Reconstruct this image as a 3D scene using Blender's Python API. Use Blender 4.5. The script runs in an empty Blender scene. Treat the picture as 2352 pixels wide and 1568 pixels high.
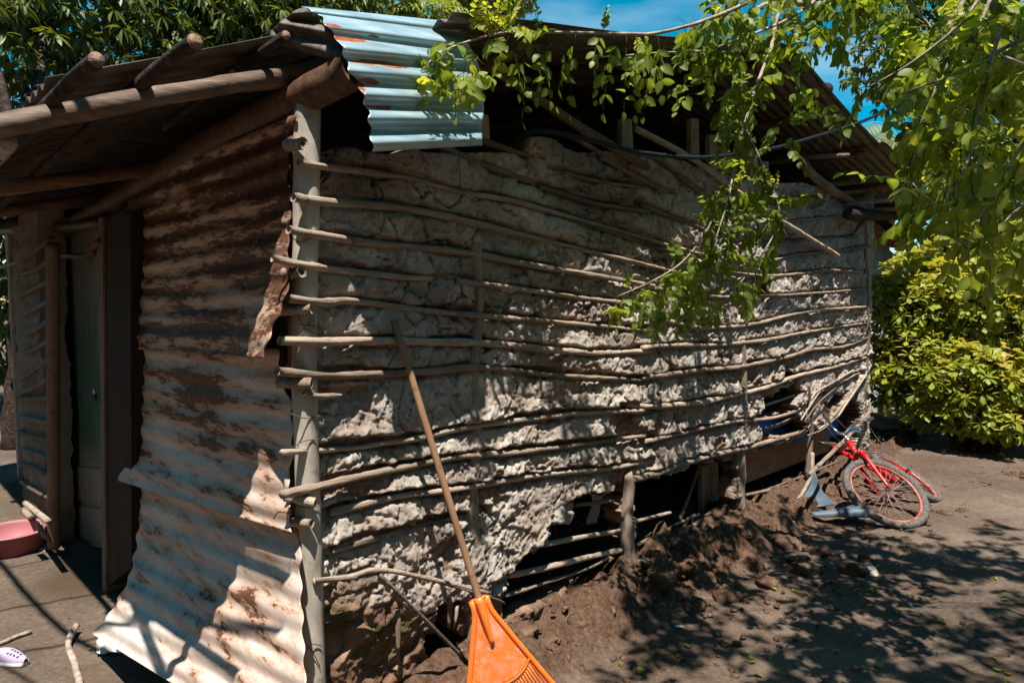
import bpy, math, random
import numpy as np
from mathutils import Vector, Matrix
random.seed(7); RS = np.random.RandomState(7)
scene = bpy.context.scene
# ------------------------------------------------------------------ camera
F = 1568.0; CW, CH = 2352.0, 1568.0; EYE = np.array([0., 0., 1.55]); PITCH = math.atan(94/1568)
cam_d = bpy.data.cameras.new('camera'); cam = bpy.data.objects.new('camera', cam_d)
scene.collection.objects.link(cam); scene.camera = cam
cam_d.sensor_width = 36; cam_d.lens = 24; cam_d.clip_start = 0.05; cam_d.clip_end = 500
cam.location = EYE; cam.rotation_euler = (math.pi/2 - PITCH, 0, 0)
# ------------------------------------------------------------------ light
SUNV = np.array([.004, -.38, 1.0]); SUNV /= np.linalg.norm(SUNV)
w = bpy.data.worlds.new('World'); scene.world = w; w.use_nodes = True
nt = w.node_tree; bg = nt.nodes['Background']
sky = nt.nodes.new('ShaderNodeTexSky'); sky.sky_type = 'NISHITA'; sky.sun_disc = False
sky.sun_elevation = math.asin(SUNV[2]); sky.sun_rotation = math.atan2(SUNV[0], SUNV[1])
sky.air_density = 1.0; sky.dust_density = 0.2; sky.ozone_density = 2.5
hs = nt.nodes.new('ShaderNodeHueSaturation'); hs.inputs['Saturation'].default_value = 1.75; hs.inputs['Hue'].default_value = .468; hs.inputs['Value'].default_value = 1.12
nt.links.new(sky.outputs[0], hs.inputs['Color'])
# thin wisps of cloud
tcw = nt.nodes.new('ShaderNodeTexCoord'); mpw = nt.nodes.new('ShaderNodeMapping'); mpw.inputs['Scale'].default_value = (2, 2, 7)
nzw = nt.nodes.new('ShaderNodeTexNoise'); nzw.inputs['Scale'].default_value = 1.6; nzw.inputs['Detail'].default_value = 6
rpw = nt.nodes.new('ShaderNodeValToRGB'); rpw.color_ramp.elements[0].position = .5; rpw.color_ramp.elements[1].position = .85
rpw.color_ramp.elements[1].color = (.45, .45, .45, 1)
mxw = nt.nodes.new('ShaderNodeMixRGB'); mxw.inputs['Color2'].default_value = (9, 10, 11, 1)
nt.links.new(tcw.outputs['Generated'], mpw.inputs[0]); nt.links.new(mpw.outputs[0], nzw.inputs['Vector'])
nt.links.new(nzw.outputs['Fac'], rpw.inputs[0]); nt.links.new(rpw.outputs[0], mxw.inputs['Fac'])
nt.links.new(hs.outputs[0], mxw.inputs['Color1']); nt.links.new(mxw.outputs[0], bg.inputs['Color'])
bg.inputs['Strength'].default_value = 0.06
sl = bpy.data.lights.new('sun', 'SUN'); sl.energy = 5.0; sl.angle = math.radians(.55); sl.color = (1, .93, .84)
so = bpy.data.objects.new('sun', sl); scene.collection.objects.link(so)
so.rotation_euler = Vector(SUNV).to_track_quat('Z', 'Y').to_euler()
scene.view_settings.view_transform = 'Standard'; scene.view_settings.look = 'None'
scene.view_settings.exposure = 1.12; scene.view_settings.gamma = 1; scene.view_settings.use_curve_mapping = False
scene.cycles.max_bounces = 6; scene.cycles.transparent_max_bounces = 8

# ------------------------------------------------------------------ projection helpers (pixels of a 2352 x 1568 view)
_fw = np.array([0, math.cos(PITCH), -math.sin(PITCH)]); _up = np.array([0, math.sin(PITCH), math.cos(PITCH)])
def ray(u, v): return np.array([1., 0, 0])*(u-1176)/F + _up*(784-v)/F + _fw
def onP(u, v, p0, n): d = ray(u, v); return EYE + d*(np.dot(p0-EYE, n)/np.dot(d, n))
def G(u, v, z=0.): return onP(u, v, np.array([0, 0, z]), np.array([0, 0, 1.]))
def at(u, v, dep): return EYE + ray(u, v)*dep
def proj(P):
    q = np.asarray(P)-EYE; dd = q@_fw
    return 1176+F*q[..., 0]/dd, 784-F*(q@_up)/dd
C0 = G(722, 1778); C1 = G(1990, 1045)
dB = (C1-C0); LB = np.linalg.norm(dB); dB /= LB
nB = np.array([dB[1], -dB[0], 0])
Cd = G(190, 1250); dA = (Cd-C0); dA /= np.linalg.norm(dA)
nA = np.array([-dA[1], dA[0], 0]);  nA = nA if nA[1] < 0 else -nA
Z = np.array([0, 0, 1.])
def onB(u, v, off=0.): return onP(u, v, C0+nB*off, nB)
def onA(u, v, off=0.): return onP(u, v, C0+nA*off, nA)
def Bp(a, z, off=0.): return C0+dB*a+nB*off+Z*z
def Ap(b, z, off=0.): return C0+dA*b+nA*off+Z*z
def aB(P): return (P-C0)@dB
RIDGE = 3.2
_e0 = onB(620, 88, .04); _e1 = onB(112, 172, .04); EA = float(aB(_e1)); ES = (_e0[2]-_e1[2])/(aB(_e0)-aB(_e1)); EZ = _e0[2]-ES*aB(_e0)
print('eave', EA, 'slope', ES, 'z0', EZ)
_e2 = onB(1045, 46, .25); _e3 = onB(1500, 82, .25); MS = (_e3[2]-_e2[2])/(aB(_e3)-aB(_e2)); MZ = _e2[2]-MS*aB(_e2); print('mid', MZ, MS)
def roofz(a): return np.where(a < .1, EZ+ES*a, np.where(a < RIDGE, MZ+MS*a-.014, MZ+MS*RIDGE-.014-.13*(a-RIDGE)))

# ------------------------------------------------------------------ noise
_T = RS.rand(256, 256)
def vn(x, y, s=0):
    x = np.asarray(x, float)+s*17.31; y = np.asarray(y, float)+s*9.73
    xi = np.floor(x).astype(int); yi = np.floor(y).astype(int); fx = x-xi; fy = y-yi
    fx = fx*fx*(3-2*fx); fy = fy*fy*(3-2*fy)
    g = lambda i, j: _T[(xi+i) & 255, (yi+j) & 255]
    return (g(0, 0)*(1-fx)+g(1, 0)*fx)*(1-fy)+(g(0, 1)*(1-fx)+g(1, 1)*fx)*fy
def fbm(x, y, o=4, s=0, g=.5):
    r = 0; a = 1; t = 0
    for k in range(o):
        r = r+a*vn(x*2.03**k, y*2.03**k, s+k*3); t += a; a *= g
    return r/t
def sst(a, b, x):
    t = np.clip((x-a)/(b-a), 0, 1); return t*t*(3-2*t)
_J = RS.rand(256, 256, 2)
def voro(x, y, s=0):
    x = x+s*11.7; y = y+s*5.9
    xi = np.floor(x).astype(int); yi = np.floor(y).astype(int)
    f1 = np.full(x.shape, 9.); f2 = np.full(x.shape, 9.); idv = np.zeros(x.shape)
    for i in (-1, 0, 1):
        for j in (-1, 0, 1):
            jt = _J[(xi+i) & 255, (yi+j) & 255]
            d = np.hypot(xi+i+jt[..., 0]-x, yi+j+jt[..., 1]-y)
            nf = d < f1
            f2 = np.where(nf, f1, np.minimum(f2, d)); f1 = np.where(nf, d, f1)
            idv = np.where(nf, _T[(xi+i+7) & 255, (yi+j+3) & 255], idv)
    return f1, f2, idv
def inpoly(x, y, poly):
    r = np.zeros(np.shape(x), bool); n = len(poly)
    for i in range(n):
        x1, y1 = poly[i]; x2, y2 = poly[(i+1) % n]
        if y1 == y2: continue
        c = ((y1 > y) != (y2 > y)) & (x < (x2-x1)*(y-y1)/(y2-y1)+x1); r ^= c
    return r

# ------------------------------------------------------------------ object helpers
def setp(o, label=None, cat=None, group=None, kind=None):
    if label: o['label'] = label
    if cat: o['category'] = cat
    if group: o['group'] = group
    if kind: o['kind'] = kind
    return o
def empty(name, loc, label, cat, group=None):
    o = bpy.data.objects.new(name, None); scene.collection.objects.link(o); o.location = loc; o.empty_display_size = .1
    return setp(o, label, cat, group)
def link(name, V, Fc, mat, parent=None, smooth=True, attr=None):
    me = bpy.data.meshes.new(name); V = np.asarray(V, float)
    if parent is not None: V = V-np.array(parent_world(parent))
    else:
        pass
    me.from_pydata(V.tolist(), [], Fc.tolist() if isinstance(Fc, np.ndarray) else Fc)
    if smooth: me.polygons.foreach_set('use_smooth', np.ones(len(me.polygons), bool))
    if attr:
        for k, v in attr.items():
            a = me.attributes.new(k, 'FLOAT', 'POINT'); a.data.foreach_set('value', np.asarray(v, np.float32))
    me.materials.append(mat); me.update()
    o = bpy.data.objects.new(name, me); scene.collection.objects.link(o)
    if parent is not None: o.parent = parent
    return o
def parent_world(p):
    l = np.zeros(3)
    while p is not None: l = l+np.array(p.location); p = p.parent
    return l
class MB:
    def __init__(s): s.V = []; s.F = []; s.n = 0
    def add(s, V, Fc):
        V = np.asarray(V, float); s.V.append(V)
        s.F += [tuple(i+s.n for i in f) for f in Fc]; s.n += len(V); return s
    def out(s, name, mat, parent=None, smooth=True): return link(name, np.vstack(s.V), s.F, mat, parent, smooth)
def catmull(P, step=.05):
    P = [np.asarray(p, float) for p in P]
    if len(P) == 2:
        n = max(2, int(np.linalg.norm(P[1]-P[0])/step)+1); return [P[0]+(P[1]-P[0])*t for t in np.linspace(0, 1, n)]
    Q = [2*P[0]-P[1]]+P+[2*P[-1]-P[-2]]; R = []
    for i in range(1, len(Q)-2):
        n = max(2, int(np.linalg.norm(Q[i+1]-Q[i])/step)+1)
        for t in np.linspace(0, 1, n, endpoint=False):
            a, b, c, d = Q[i-1:i+3]
            R.append(.5*((2*b)+(c-a)*t+(2*a-5*b+4*c-d)*t*t+(3*b-a-3*c+d)*t**3))
    R.append(P[-1]); return R
def tube(P, r, n=8, step=.05, rough=0., node=0., flat=1., hollow=False, r2=None):
    C = np.array(catmull(P, step)); m = len(C); r2 = r if r2 is None else r2
    T = np.gradient(C, axis=0); T /= np.linalg.norm(T, axis=1)[:, None]+1e-9
    ref = np.array([0, 0, 1.]) if abs(T[0][2]) < .9 else np.array([1., 0, 0])
    L = np.concatenate([[0], np.cumsum(np.linalg.norm(np.diff(C, axis=0), axis=1))])
    V = []; ang = np.linspace(0, 2*np.pi, n, endpoint=False); ph = random.random()*100; nstep = .22+.12*random.random(); n0 = random.random()*nstep
    for i in range(m):
        s = np.cross(T[i], ref); s /= np.linalg.norm(s)+1e-9; b = np.cross(s, T[i])
        rr = r+(r2-r)*L[i]/max(L[-1], 1e-6)
        if node:
            d = abs(((L[i]-n0+nstep/2) % nstep)-nstep/2); rr *= 1+node*math.exp(-(d/.012)**2)
        k = 1+rough*(vn(L[i]*14+ph, ang*1.3)-.5)*2 if rough else np.ones(n)
        V.append(C[i]+(np.cos(ang)*rr*k)[:, None]*s+(np.sin(ang)*rr*k*flat)[:, None]*b)
    V = np.vstack(V); Fc = []
    for i in range(m-1):
        for j in range(n): Fc.append((i*n+j, i*n+(j+1) % n, (i+1)*n+(j+1) % n, (i+1)*n+j))
    for e, sg in ((0, 1), (m-1, -1)):
        ring = V[e*n:(e+1)*n]
        if hollow:
            k = len(V); c = ring.mean(0); inn = c+(ring-c)*.6; deep = inn+T[e]*sg*min(.05, L[-1]*.4)
            V = np.vstack([V, inn, deep, [deep.mean(0)]])
            for j in range(n):
                j2 = (j+1) % n
                Fc.append((e*n+j, e*n+j2, k+j2, k+j)[::sg]); Fc.append((k+j, k+j2, k+n+j2, k+n+j)[::sg]); Fc.append((k+n+j, k+n+j2, k+2*n)[::sg])
        else:
            f = tuple(range(e*n, e*n+n)); Fc.append(f[::-1] if sg > 0 else f)
    return V, Fc
def tubeo(name, P, r, mat, parent=None, **k):
    V, Fc = tube(P, r, **k)
    return link(name, V, Fc, mat, parent)
def box8(P):  # 8 points: bottom 4, top 4
    return np.array(P), [(0, 3, 2, 1), (4, 5, 6, 7), (0, 1, 5, 4), (1, 2, 6, 5), (2, 3, 7, 6), (3, 0, 4, 7)]
def slab(poly, n, th):
    """polygon (3D pts) extruded along -n by th"""
    P = np.array(poly); m = len(P); V = np.vstack([P, P-np.array(n)*th])
    Fc = [tuple(range(m)), tuple(range(2*m-1, m-1, -1))]+[((i+1) % m, i, m+i, m+(i+1) % m) for i in range(m)]
    return V, Fc
def grid(nu, nv, f):
    V = np.array([f(i/(nu-1), j/(nv-1)) for j in range(nv) for i in range(nu)])
    Fc = [(j*nu+i, j*nu+i+1, (j+1)*nu+i+1, (j+1)*nu+i) for j in range(nv-1) for i in range(nu-1)]
    return V, Fc
def lathe(prof, c, n=32, ax=None):
    V = []; m = len(prof); Fc = []
    for r, z in prof:
        for k in range(n):
            a = 2*math.pi*k/n; V.append((c[0]+r*math.cos(a), c[1]+r*math.sin(a), c[2]+z))
    for i in range(m-1):
        for k in range(n): Fc.append((i*n+k, i*n+(k+1) % n, (i+1)*n+(k+1) % n, (i+1)*n+k))
    return np.array(V), Fc

# ------------------------------------------------------------------ materials
def mat(name, rough=.8, spec=.3):
    m = bpy.data.materials.new(name); m.use_nodes = True; t = m.node_tree
    b = t.nodes['Principled BSDF']; b.inputs['Roughness'].default_value = rough; b.inputs['Specular IOR Level'].default_value = spec*.7
    return m, t, b
def nz(t, scale, detail=5, vec=None, rough=.55, dist=0, map_scale=None):
    n = t.nodes.new('ShaderNodeTexNoise'); n.inputs['Scale'].default_value = scale; n.inputs['Detail'].default_value = detail
    n.inputs['Roughness'].default_value = rough; n.inputs['Distortion'].default_value = dist
    if vec is None:
        tc = t.nodes.new('ShaderNodeTexCoord'); vec = tc.outputs['Object']
    if map_scale is not None:
        mp = t.nodes.new('ShaderNodeMapping'); mp.vector_type = 'TEXTURE'; mp.inputs['Scale'].default_value = [1/k for k in map_scale[0]]; mp.inputs['Rotation'].default_value = [-k for k in map_scale[1]]
        t.links.new(vec, mp.inputs[0]); vec = mp.outputs[0]
    t.links.new(vec, n.inputs['Vector']); return n.outputs['Fac']
def ramp(t, fac, stops):
    r = t.nodes.new('ShaderNodeValToRGB'); e = r.color_ramp.elements
    while len(e) > 2: e.remove(e[-1])
    while len(e) < len(stops): e.new(.5)
    for i, (p, c) in enumerate(stops):
        e[i].position = p; e[i].color = (*c, 1) if len(c) == 3 else c
    t.links.new(fac, r.inputs[0]); return r.outputs[0]
def mix(t, fac, a, b, mode='MIX'):
    m = t.nodes.new('ShaderNodeMixRGB'); m.blend_type = mode
    for s, v in ((m.inputs[0], fac), (m.inputs[1], a), (m.inputs[2], b)):
        if hasattr(v, 'is_linked') or hasattr(v, 'links'): t.links.new(v, s)
        elif isinstance(v, (int, float)): s.default_value = v
        else: s.default_value = (*v, 1)
    return m.outputs[0]
def bump(t, b, h, dist=.01, st=1.):
    n = t.nodes.new('ShaderNodeBump'); n.inputs['Distance'].default_value = dist; n.inputs['Strength'].default_value = st
    t.links.new(h, n.inputs['Height']); t.links.new(n.outputs[0], b.inputs['Normal'])
def attr(t, name):
    a = t.nodes.new('ShaderNodeAttribute'); a.attribute_name = name; return a.outputs['Fac']
def simple(name, stops, scale=20, rough=.8, spec=.3, bd=.004, metal=0, ms=None, detail=6):
    m, t, b = mat(name, rough, spec); f = nz(t, scale, detail, map_scale=ms)
    t.links.new(ramp(t, f, stops), b.inputs['Base Color']); b.inputs['Metallic'].default_value = metal
    if bd: bump(t, b, nz(t, scale*2.2, 6, map_scale=ms), bd)
    return m
BZ = (0, 0, -math.atan2(dB[1], dB[0]))
M = {}
# mud
m, t, b = mat('mud', .95, .15)
f1 = nz(t, 9, 8); f2 = nz(t, 55, 6, rough=.7); f3 = nz(t, 2.2, 4)
grey = ramp(t, f2, [(.3, (.28, .24, .2)), (.46, (.5, .44, .375)), (.72, (.63, .575, .505))])
grey2 = mix(t, ramp(t, f3, [(.4, (0, 0, 0)), (.65, (.6, .6, .6))]), grey, (.27, .245, .225))
brown = ramp(t, f1, [(.3, (.11, .06, .036)), (.55, (.22, .125, .078)), (.75, (.36, .23, .15))])
c = mix(t, attr(t, 'crust'), brown, grey2)
c = mix(t, attr(t, 'dark_tone'), c, mix(t, .5, c, (.14, .12, .1)))  # darker tone; on the pier it stands in for shade
c = mix(t, attr(t, 'moss'), c, (.07, .075, .02))
pits = nz(t, 90, 3, rough=.6)
c = mix(t, ramp(t, pits, [(.31, (.8, .8, .8)), (.36, (0, 0, 0))]), c, (.06, .045, .035))
c = mix(t, attr(t, 'crack'), c, (.05, .036, .026))  # dark dirt in cracks; also paints the shading of cracks and flake edges
t.links.new(c, b.inputs['Base Color'])
hh = mix(t, .25, nz(t, 150, 6, rough=.75), nz(t, 45, 6, rough=.65)); bump(t, b, hh, .011, 1.); M['mud'] = m
M['clod'] = simple('brown_earth', [(.3, (.035, .021, .014)), (.55, (.11, .066, .044)), (.78, (.2, .13, .092))], 14, .95, .1, .02)
# ground
m, t, b = mat('dirt', .95, .15)
f1 = nz(t, 1.1, 8, rough=.6); f2 = nz(t, 45, 6, rough=.7)
g1 = ramp(t, f1, [(.34, (.045, .03, .021)), (.5, (.1, .07, .05)), (.66, (.175, .13, .098))])
g2 = mix(t, .45, g1, ramp(t, f2, [(.3, (.035, .028, .023)), (.6, (.15, .122, .1)), (.8, (.27, .23, .195))]))
g2 = mix(t, ramp(t, nz(t, 3.5, 6, rough=.65), [(.5, (0, 0, 0)), (.68, (.6, .6, .6))]), g2, (.075, .045, .029))
g2 = mix(t, attr(t, 'brown'), g2, ramp(t, f2, [(.3, (.026, .016, .01)), (.6, (.11, .066, .043)), (.8, (.2, .13, .092))]))
g2 = mix(t, attr(t, 'dark_spot'), g2, (.055, .036, .022))
t.links.new(g2, b.inputs['Base Color']); bump(t, b, mix(t, .5, f2, nz(t, 160, 4)), .012, .9); M['dirt'] = m
# canes, wood (streaks follow the wall line)
def wood(name, stops, scale, ms=((3, 60, 60), (0, 0, 0)), rough=.8, bd=.004):
    m, t, b = mat(name, rough, .25)
    f = nz(t, scale, 7, map_scale=ms, rough=.65); f0 = nz(t, 5, 4)
    c = mix(t, .35, ramp(t, f, stops), ramp(t, f0, stops)); oi = t.nodes.new('ShaderNodeObjectInfo')
    tone = ramp(t, oi.outputs['Random'], [(0, (.68, .64, .6)), (.5, (1., .98, .95)), (1, (1.25, 1.24, 1.22))]); c = mix(t, 1., c, tone, 'MULTIPLY')
    knot = nz(t, 17, 3); c = mix(t, ramp(t, knot, [(.62, (0, 0, 0)), (.7, (.75, .75, .75))]), c, mix(t, .6, c, (.04, .028, .02)))
    t.links.new(c, b.inputs['Base Color']); bump(t, b, f, bd); return m
M['cane'] = wood('weathered_cane', [(.3, (.11, .082, .062)), (.5, (.27, .215, .168)), (.7, (.42, .355, .29))], 1.8, ((2.5, 45, 45), BZ), .75, .006)
M['cane_dark'] = wood('dark_cane', [(.3, (.05, .038, .03)), (.5, (.13, .1, .078)), (.7, (.22, .18, .14))], 1.6, ((2.5, 40, 40), BZ))
M['post'] = wood('grey_post', [(.32, (.13, .105, .08)), (.45, (.3, .265, .225)), (.72, (.42, .385, .335))], 3.0, ((9, 9, 3), (0, 0, 0)), .7, .002)
M['beamw'] = wood('weathered_beam', [(.3, (.035, .022, .016)), (.5, (.09, .06, .044)), (.72, (.22, .17, .13))], 1.4, ((3, 30, 30), BZ), .6)
M['oldpost'] = wood('rough_post', [(.3, (.1, .075, .058)), (.5, (.24, .19, .15)), (.72, (.36, .3, .25))], 1.3, ((30, 30, 2.2), (0, 0, 0)), .85, .01)
M['bamboo'] = wood('brown_bamboo', [(.3, (.04, .021, .013)), (.5, (.11, .062, .038)), (.72, (.22, .135, .085))], 1.4, ((20, 3, 20), (0, 0, math.pi/4)), .55)
M['bark'] = simple('dark_bark', [(.3, (.015, .01, .008)), (.55, (.045, .032, .025)), (.8, (.1, .076, .06))], 22, .9, .15, .012)
M['woodcut'] = simple('cut_wood', [(.3, (.12, .07, .05)), (.7, (.3, .2, .145))], 60, .8)
M['jamb'] = wood('dark_plank', [(.3, (.009, .005, .004)), (.5, (.022, .012, .008)), (.72, (.045, .026, .018))], 1.3, ((25, 25, 1.5), (0, 0, 0)))
M['jamb_edge'] = wood('pale_plank', [(.3, (.1, .065, .045)), (.6, (.2, .14, .1))], 1.3, ((25, 25, 1.5), (0, 0, 0)))
M['board'] = wood('brown_board', [(.3, (.09, .052, .03)), (.5, (.19, .115, .068)), (.72, (.28, .18, .11))], 1.5, ((2, 30, 30), BZ))
# metal
m, t, b = mat('rusty_sheet', .62, .4)
AR = (0, 0, -math.atan2(dA[1], dA[0]))
st = nz(t, 1.6, 9, map_scale=((1.0, 3, 6.5), AR), rough=.62, dist=.2); st2 = nz(t, 13, 9, map_scale=((.6, 2, 3.4), AR), rough=.78)
big = nz(t, 1.5, 3)
sm = t.nodes.new('ShaderNodeMath'); sm.operation = 'ADD'; t.links.new(st, sm.inputs[0]); t.links.new(st2, sm.inputs[1])
s2 = t.nodes.new('ShaderNodeMath'); s2.operation = 'ADD'; t.links.new(sm.outputs[0], s2.inputs[0]); t.links.new(attr(t, 'rust'), s2.inputs[1])
mask = ramp(t, s2.outputs[0], [(.535, (0, 0, 0)), (.56, (1, 1, 1))])
dv = t.nodes.new('ShaderNodeMath'); dv.operation = 'MULTIPLY'; dv.inputs[1].default_value = .5
t.links.new(s2.outputs[0], dv.inputs[0]); t.links.new(dv.outputs[0], mask.node.inputs[0])
zinc = ramp(t, st2, [(.3, (.38, .325, .285)), (.5, (.54, .485, .445)), (.7, (.68, .64, .61))])
tan_ = mix(t, ramp(t, dv.outputs[0], [(.42, (.1, .1, .1)), (.535, (.95, .95, .95))]), zinc, (.33, .19, .115))
rust = ramp(t, nz(t, 30, 5), [(.3, (.045, .02, .012)), (.6, (.11, .045, .025)), (.8, (.2, .09, .045))])
t.links.new(mix(t, mask, tan_, rust), b.inputs['Base Color']); bump(t, b, mix(t, .5, mask, st2), .003, .8)
b.inputs['Metallic'].default_value = .12; M['rusty'] = m
m, t, b = mat('galvanised_sheet', .38, .5)
f = nz(t, 2.6, 7, map_scale=((1.2, 6, 9), BZ), rough=.55); f2 = nz(t, 40, 4)
zc = ramp(t, nz(t, 5, 6, map_scale=((1, 4, 6), BZ)), [(.3, (.2, .31, .36)), (.7, (.42, .56, .61))])  # blue in the zinc stands for the reflected sky
msk = t.nodes.new('ShaderNodeMath'); msk.operation = 'ADD'; t.links.new(f, msk.inputs[0]); t.links.new(attr(t, 'rust'), msk.inputs[1])
rm = ramp(t, msk.outputs[0], [(.60, (0, 0, 0)), (.625, (1, 1, 1))])
halo = ramp(t, msk.outputs[0], [(.52, (0, 0, 0)), (.62, (.6, .6, .6))])
t.links.new(mix(t, rm, mix(t, halo, zc, (.5, .4, .3)), ramp(t, f2, [(.3, (.17, .045, .018)), (.7, (.34, .1, .04))])), b.inputs['Base Color'])
inv = t.nodes.new('ShaderNodeMath'); inv.operation = 'MULTIPLY_ADD'; inv.inputs[1].default_value = -.5; inv.inputs[2].default_value = .5
t.links.new(rm, inv.inputs[0]); t.links.new(inv.outputs[0], b.inputs['Metallic'])
bump(t, b, f2, .001, .5); M['galv'] = m
M['roof'] = simple('dull_roof_sheet', [(.3, (.045, .032, .026)), (.5, (.095, .075, .062)), (.72, (.17, .14, .12))], 3, .6, .35, .002, .2, ms=((2, 12, 6), BZ))
# leaves
def leafmat(name, cols, trans=.52, rough=.42):
    m, t, b = mat(name, rough, .35)
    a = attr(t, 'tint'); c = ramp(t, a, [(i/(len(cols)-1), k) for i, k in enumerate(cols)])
    mid = attr(t, 'mid'); c = mix(t, mid, c, mix(t, .35, c, (.4, .45, .12)))
    c = mix(t, .25, c, ramp(t, nz(t, 60, 3), [(.3, (.02, .03, .008)), (.7, (.14, .17, .03))]))
    t.links.new(c, b.inputs['Base Color'])
    tr = t.nodes.new('ShaderNodeBsdfTranslucent'); t.links.new(mix(t, 1., c, (1.9, 1.7, .6), 'MULTIPLY'), tr.inputs['Color'])
    mx = t.nodes.new('ShaderNodeMixShader'); mx.inputs[0].default_value = trans
    t.links.new(b.outputs[0], mx.inputs[1]); t.links.new(tr.outputs[0], mx.inputs[2])
    t.links.new(mx.outputs[0], t.nodes['Material Output'].inputs['Surface']); return m
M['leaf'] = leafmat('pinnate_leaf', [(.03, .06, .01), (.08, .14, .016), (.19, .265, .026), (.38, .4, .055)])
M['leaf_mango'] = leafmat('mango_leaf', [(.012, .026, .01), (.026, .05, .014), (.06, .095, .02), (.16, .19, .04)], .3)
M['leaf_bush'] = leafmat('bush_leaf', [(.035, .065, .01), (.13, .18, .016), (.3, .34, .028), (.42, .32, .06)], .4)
M['leaf_far'] = leafmat('pale_far_leaf', [(.08, .13, .03), (.17, .22, .06), (.26, .3, .09)], .4)
M['twig'] = simple('twig_bark', [(.3, (.18, .14, .11)), (.6, (.34, .29, .23)), (.8, (.42, .37, .3))], 30, .8)
# plastics and paint
def plain(name, col, rough=.45, spec=.4, dirt=(.3, .25, .2), amt=.35, metal=0., sc=18):
    m, t, b = mat(name, rough, spec); f = nz(t, sc, 8, rough=.7)
    c = mix(t, ramp(t, f, [(.45, (0, 0, 0)), (.7, (amt, amt, amt))]), col, dirt)
    t.links.new(c, b.inputs['Base Color']); b.inputs['Metallic'].default_value = metal; bump(t, b, f, .001, .4); return m
M['orange'] = plain('orange_plastic', (.86, .17, .03), .45, .4, (.55, .36, .27), .75, sc=26)
M['orange_rim'] = plain('orange_plastic_clean', (.9, .17, .022), .35, .5, (.7, .3, .15), .2)
M['handle'] = wood('rake_handle_wood', [(.3, (.22, .12, .068)), (.5, (.33, .19, .115)), (.7, (.42, .26, .16))], 1.2, ((14, 14, 2), (0, 0, 0)), .5, .001)
M['red'] = plain('red_paint', (.62, .008, .012), .22, .6, (.3, .02, .02), .3)
M['rubber'] = simple('grey_rubber', [(.3, (.05, .047, .045)), (.7, (.14, .13, .12))], 60, .85, .2, .004)
M['rimred'] = plain('worn_rim', (.3, .05, .03), .4, .5, (.5, .4, .35), .6)
M['chrome'] = plain('chrome', (.75, .75, .78), .18, .5, (.4, .38, .35), .3, 1.)
M['spoke'] = plain('worn_spokes', (.3, .16, .14), .6, .2)
M['dark'] = plain('dark_plastic', (.02, .022, .026), .4, .4)
M['cable'] = plain('black_hose', (.01, .015, .018), .55, .2, (.02, .02, .02), .3)
M['pink'] = plain('pink_plastic', (.34, .12, .135), .5, .3, (.22, .12, .1), .3)
M['lilac'] = plain('lilac_foam', (.4, .31, .5), .6, .3, (.3, .24, .3), .3)
M['bluegrey'] = plain('blue_grey_plastic', (.05, .09, .13), .5, .35, (.14, .1, .075), .75, sc=14)
M['tarp'] = plain('blue_tarp', (.01, .13, .5), .45, .4, (.01, .05, .2), .3)
M['white'] = plain('white_scrap', (.62, .6, .56), .6, .3)
M['stone'] = simple('pale_stone', [(.3, (.3, .24, .19)), (.7, (.5, .43, .36))], 15, .9, .2, .006)
M['wire'] = plain('rusty_wire', (.07, .05, .04), .6, .3)
M['plaster'] = simple('pale_plaster', [(.3, (.35, .36, .33)), (.7, (.5, .51, .48))], 3, .9, .2, .003)
M['tile'] = simple('red_tile', [(.3, (.3, .08, .04)), (.7, (.5, .16, .08))], 12, .8)
# door: green paint worn off at the foot and top
m, t, b = mat('green_door', .6, .3)
tc = t.nodes.new('ShaderNodeTexCoord'); sx = t.nodes.new('ShaderNodeSeparateXYZ'); t.links.new(tc.outputs['Object'], sx.inputs[0])
f = nz(t, 2, 8, map_scale=((20, 20, 2), (0, 0, 0)), rough=.7)
gr = ramp(t, f, [(.35, (.04, .08, .055)), (.6, (.075, .15, .1)), (.8, (.13, .19, .145))]); wd = ramp(t, f, [(.3, (.14, .13, .11)), (.7, (.28, .265, .23))])
ad = t.nodes.new('ShaderNodeMath'); ad.operation = 'MULTIPLY_ADD'; ad.inputs[1].default_value = .5; t.links.new(f, ad.inputs[0]); t.links.new(sx.outputs[2], ad.inputs[2])
mp = t.nodes.new('ShaderNodeMapRange'); mp.inputs[1].default_value = 0; mp.inputs[2].default_value = 2.2; t.links.new(ad.outputs[0], mp.inputs[0])
t.links.new(mix(t, ramp(t, mp.outputs[0], [(.36, (0, 0, 0)), (.42, (1, 1, 1)), (.68, (.9, .9, .9)), (.9, (.1, .1, .1))]), wd, gr), b.inputs['Base Color']); bump(t, b, f, .002); M['door'] = m

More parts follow.
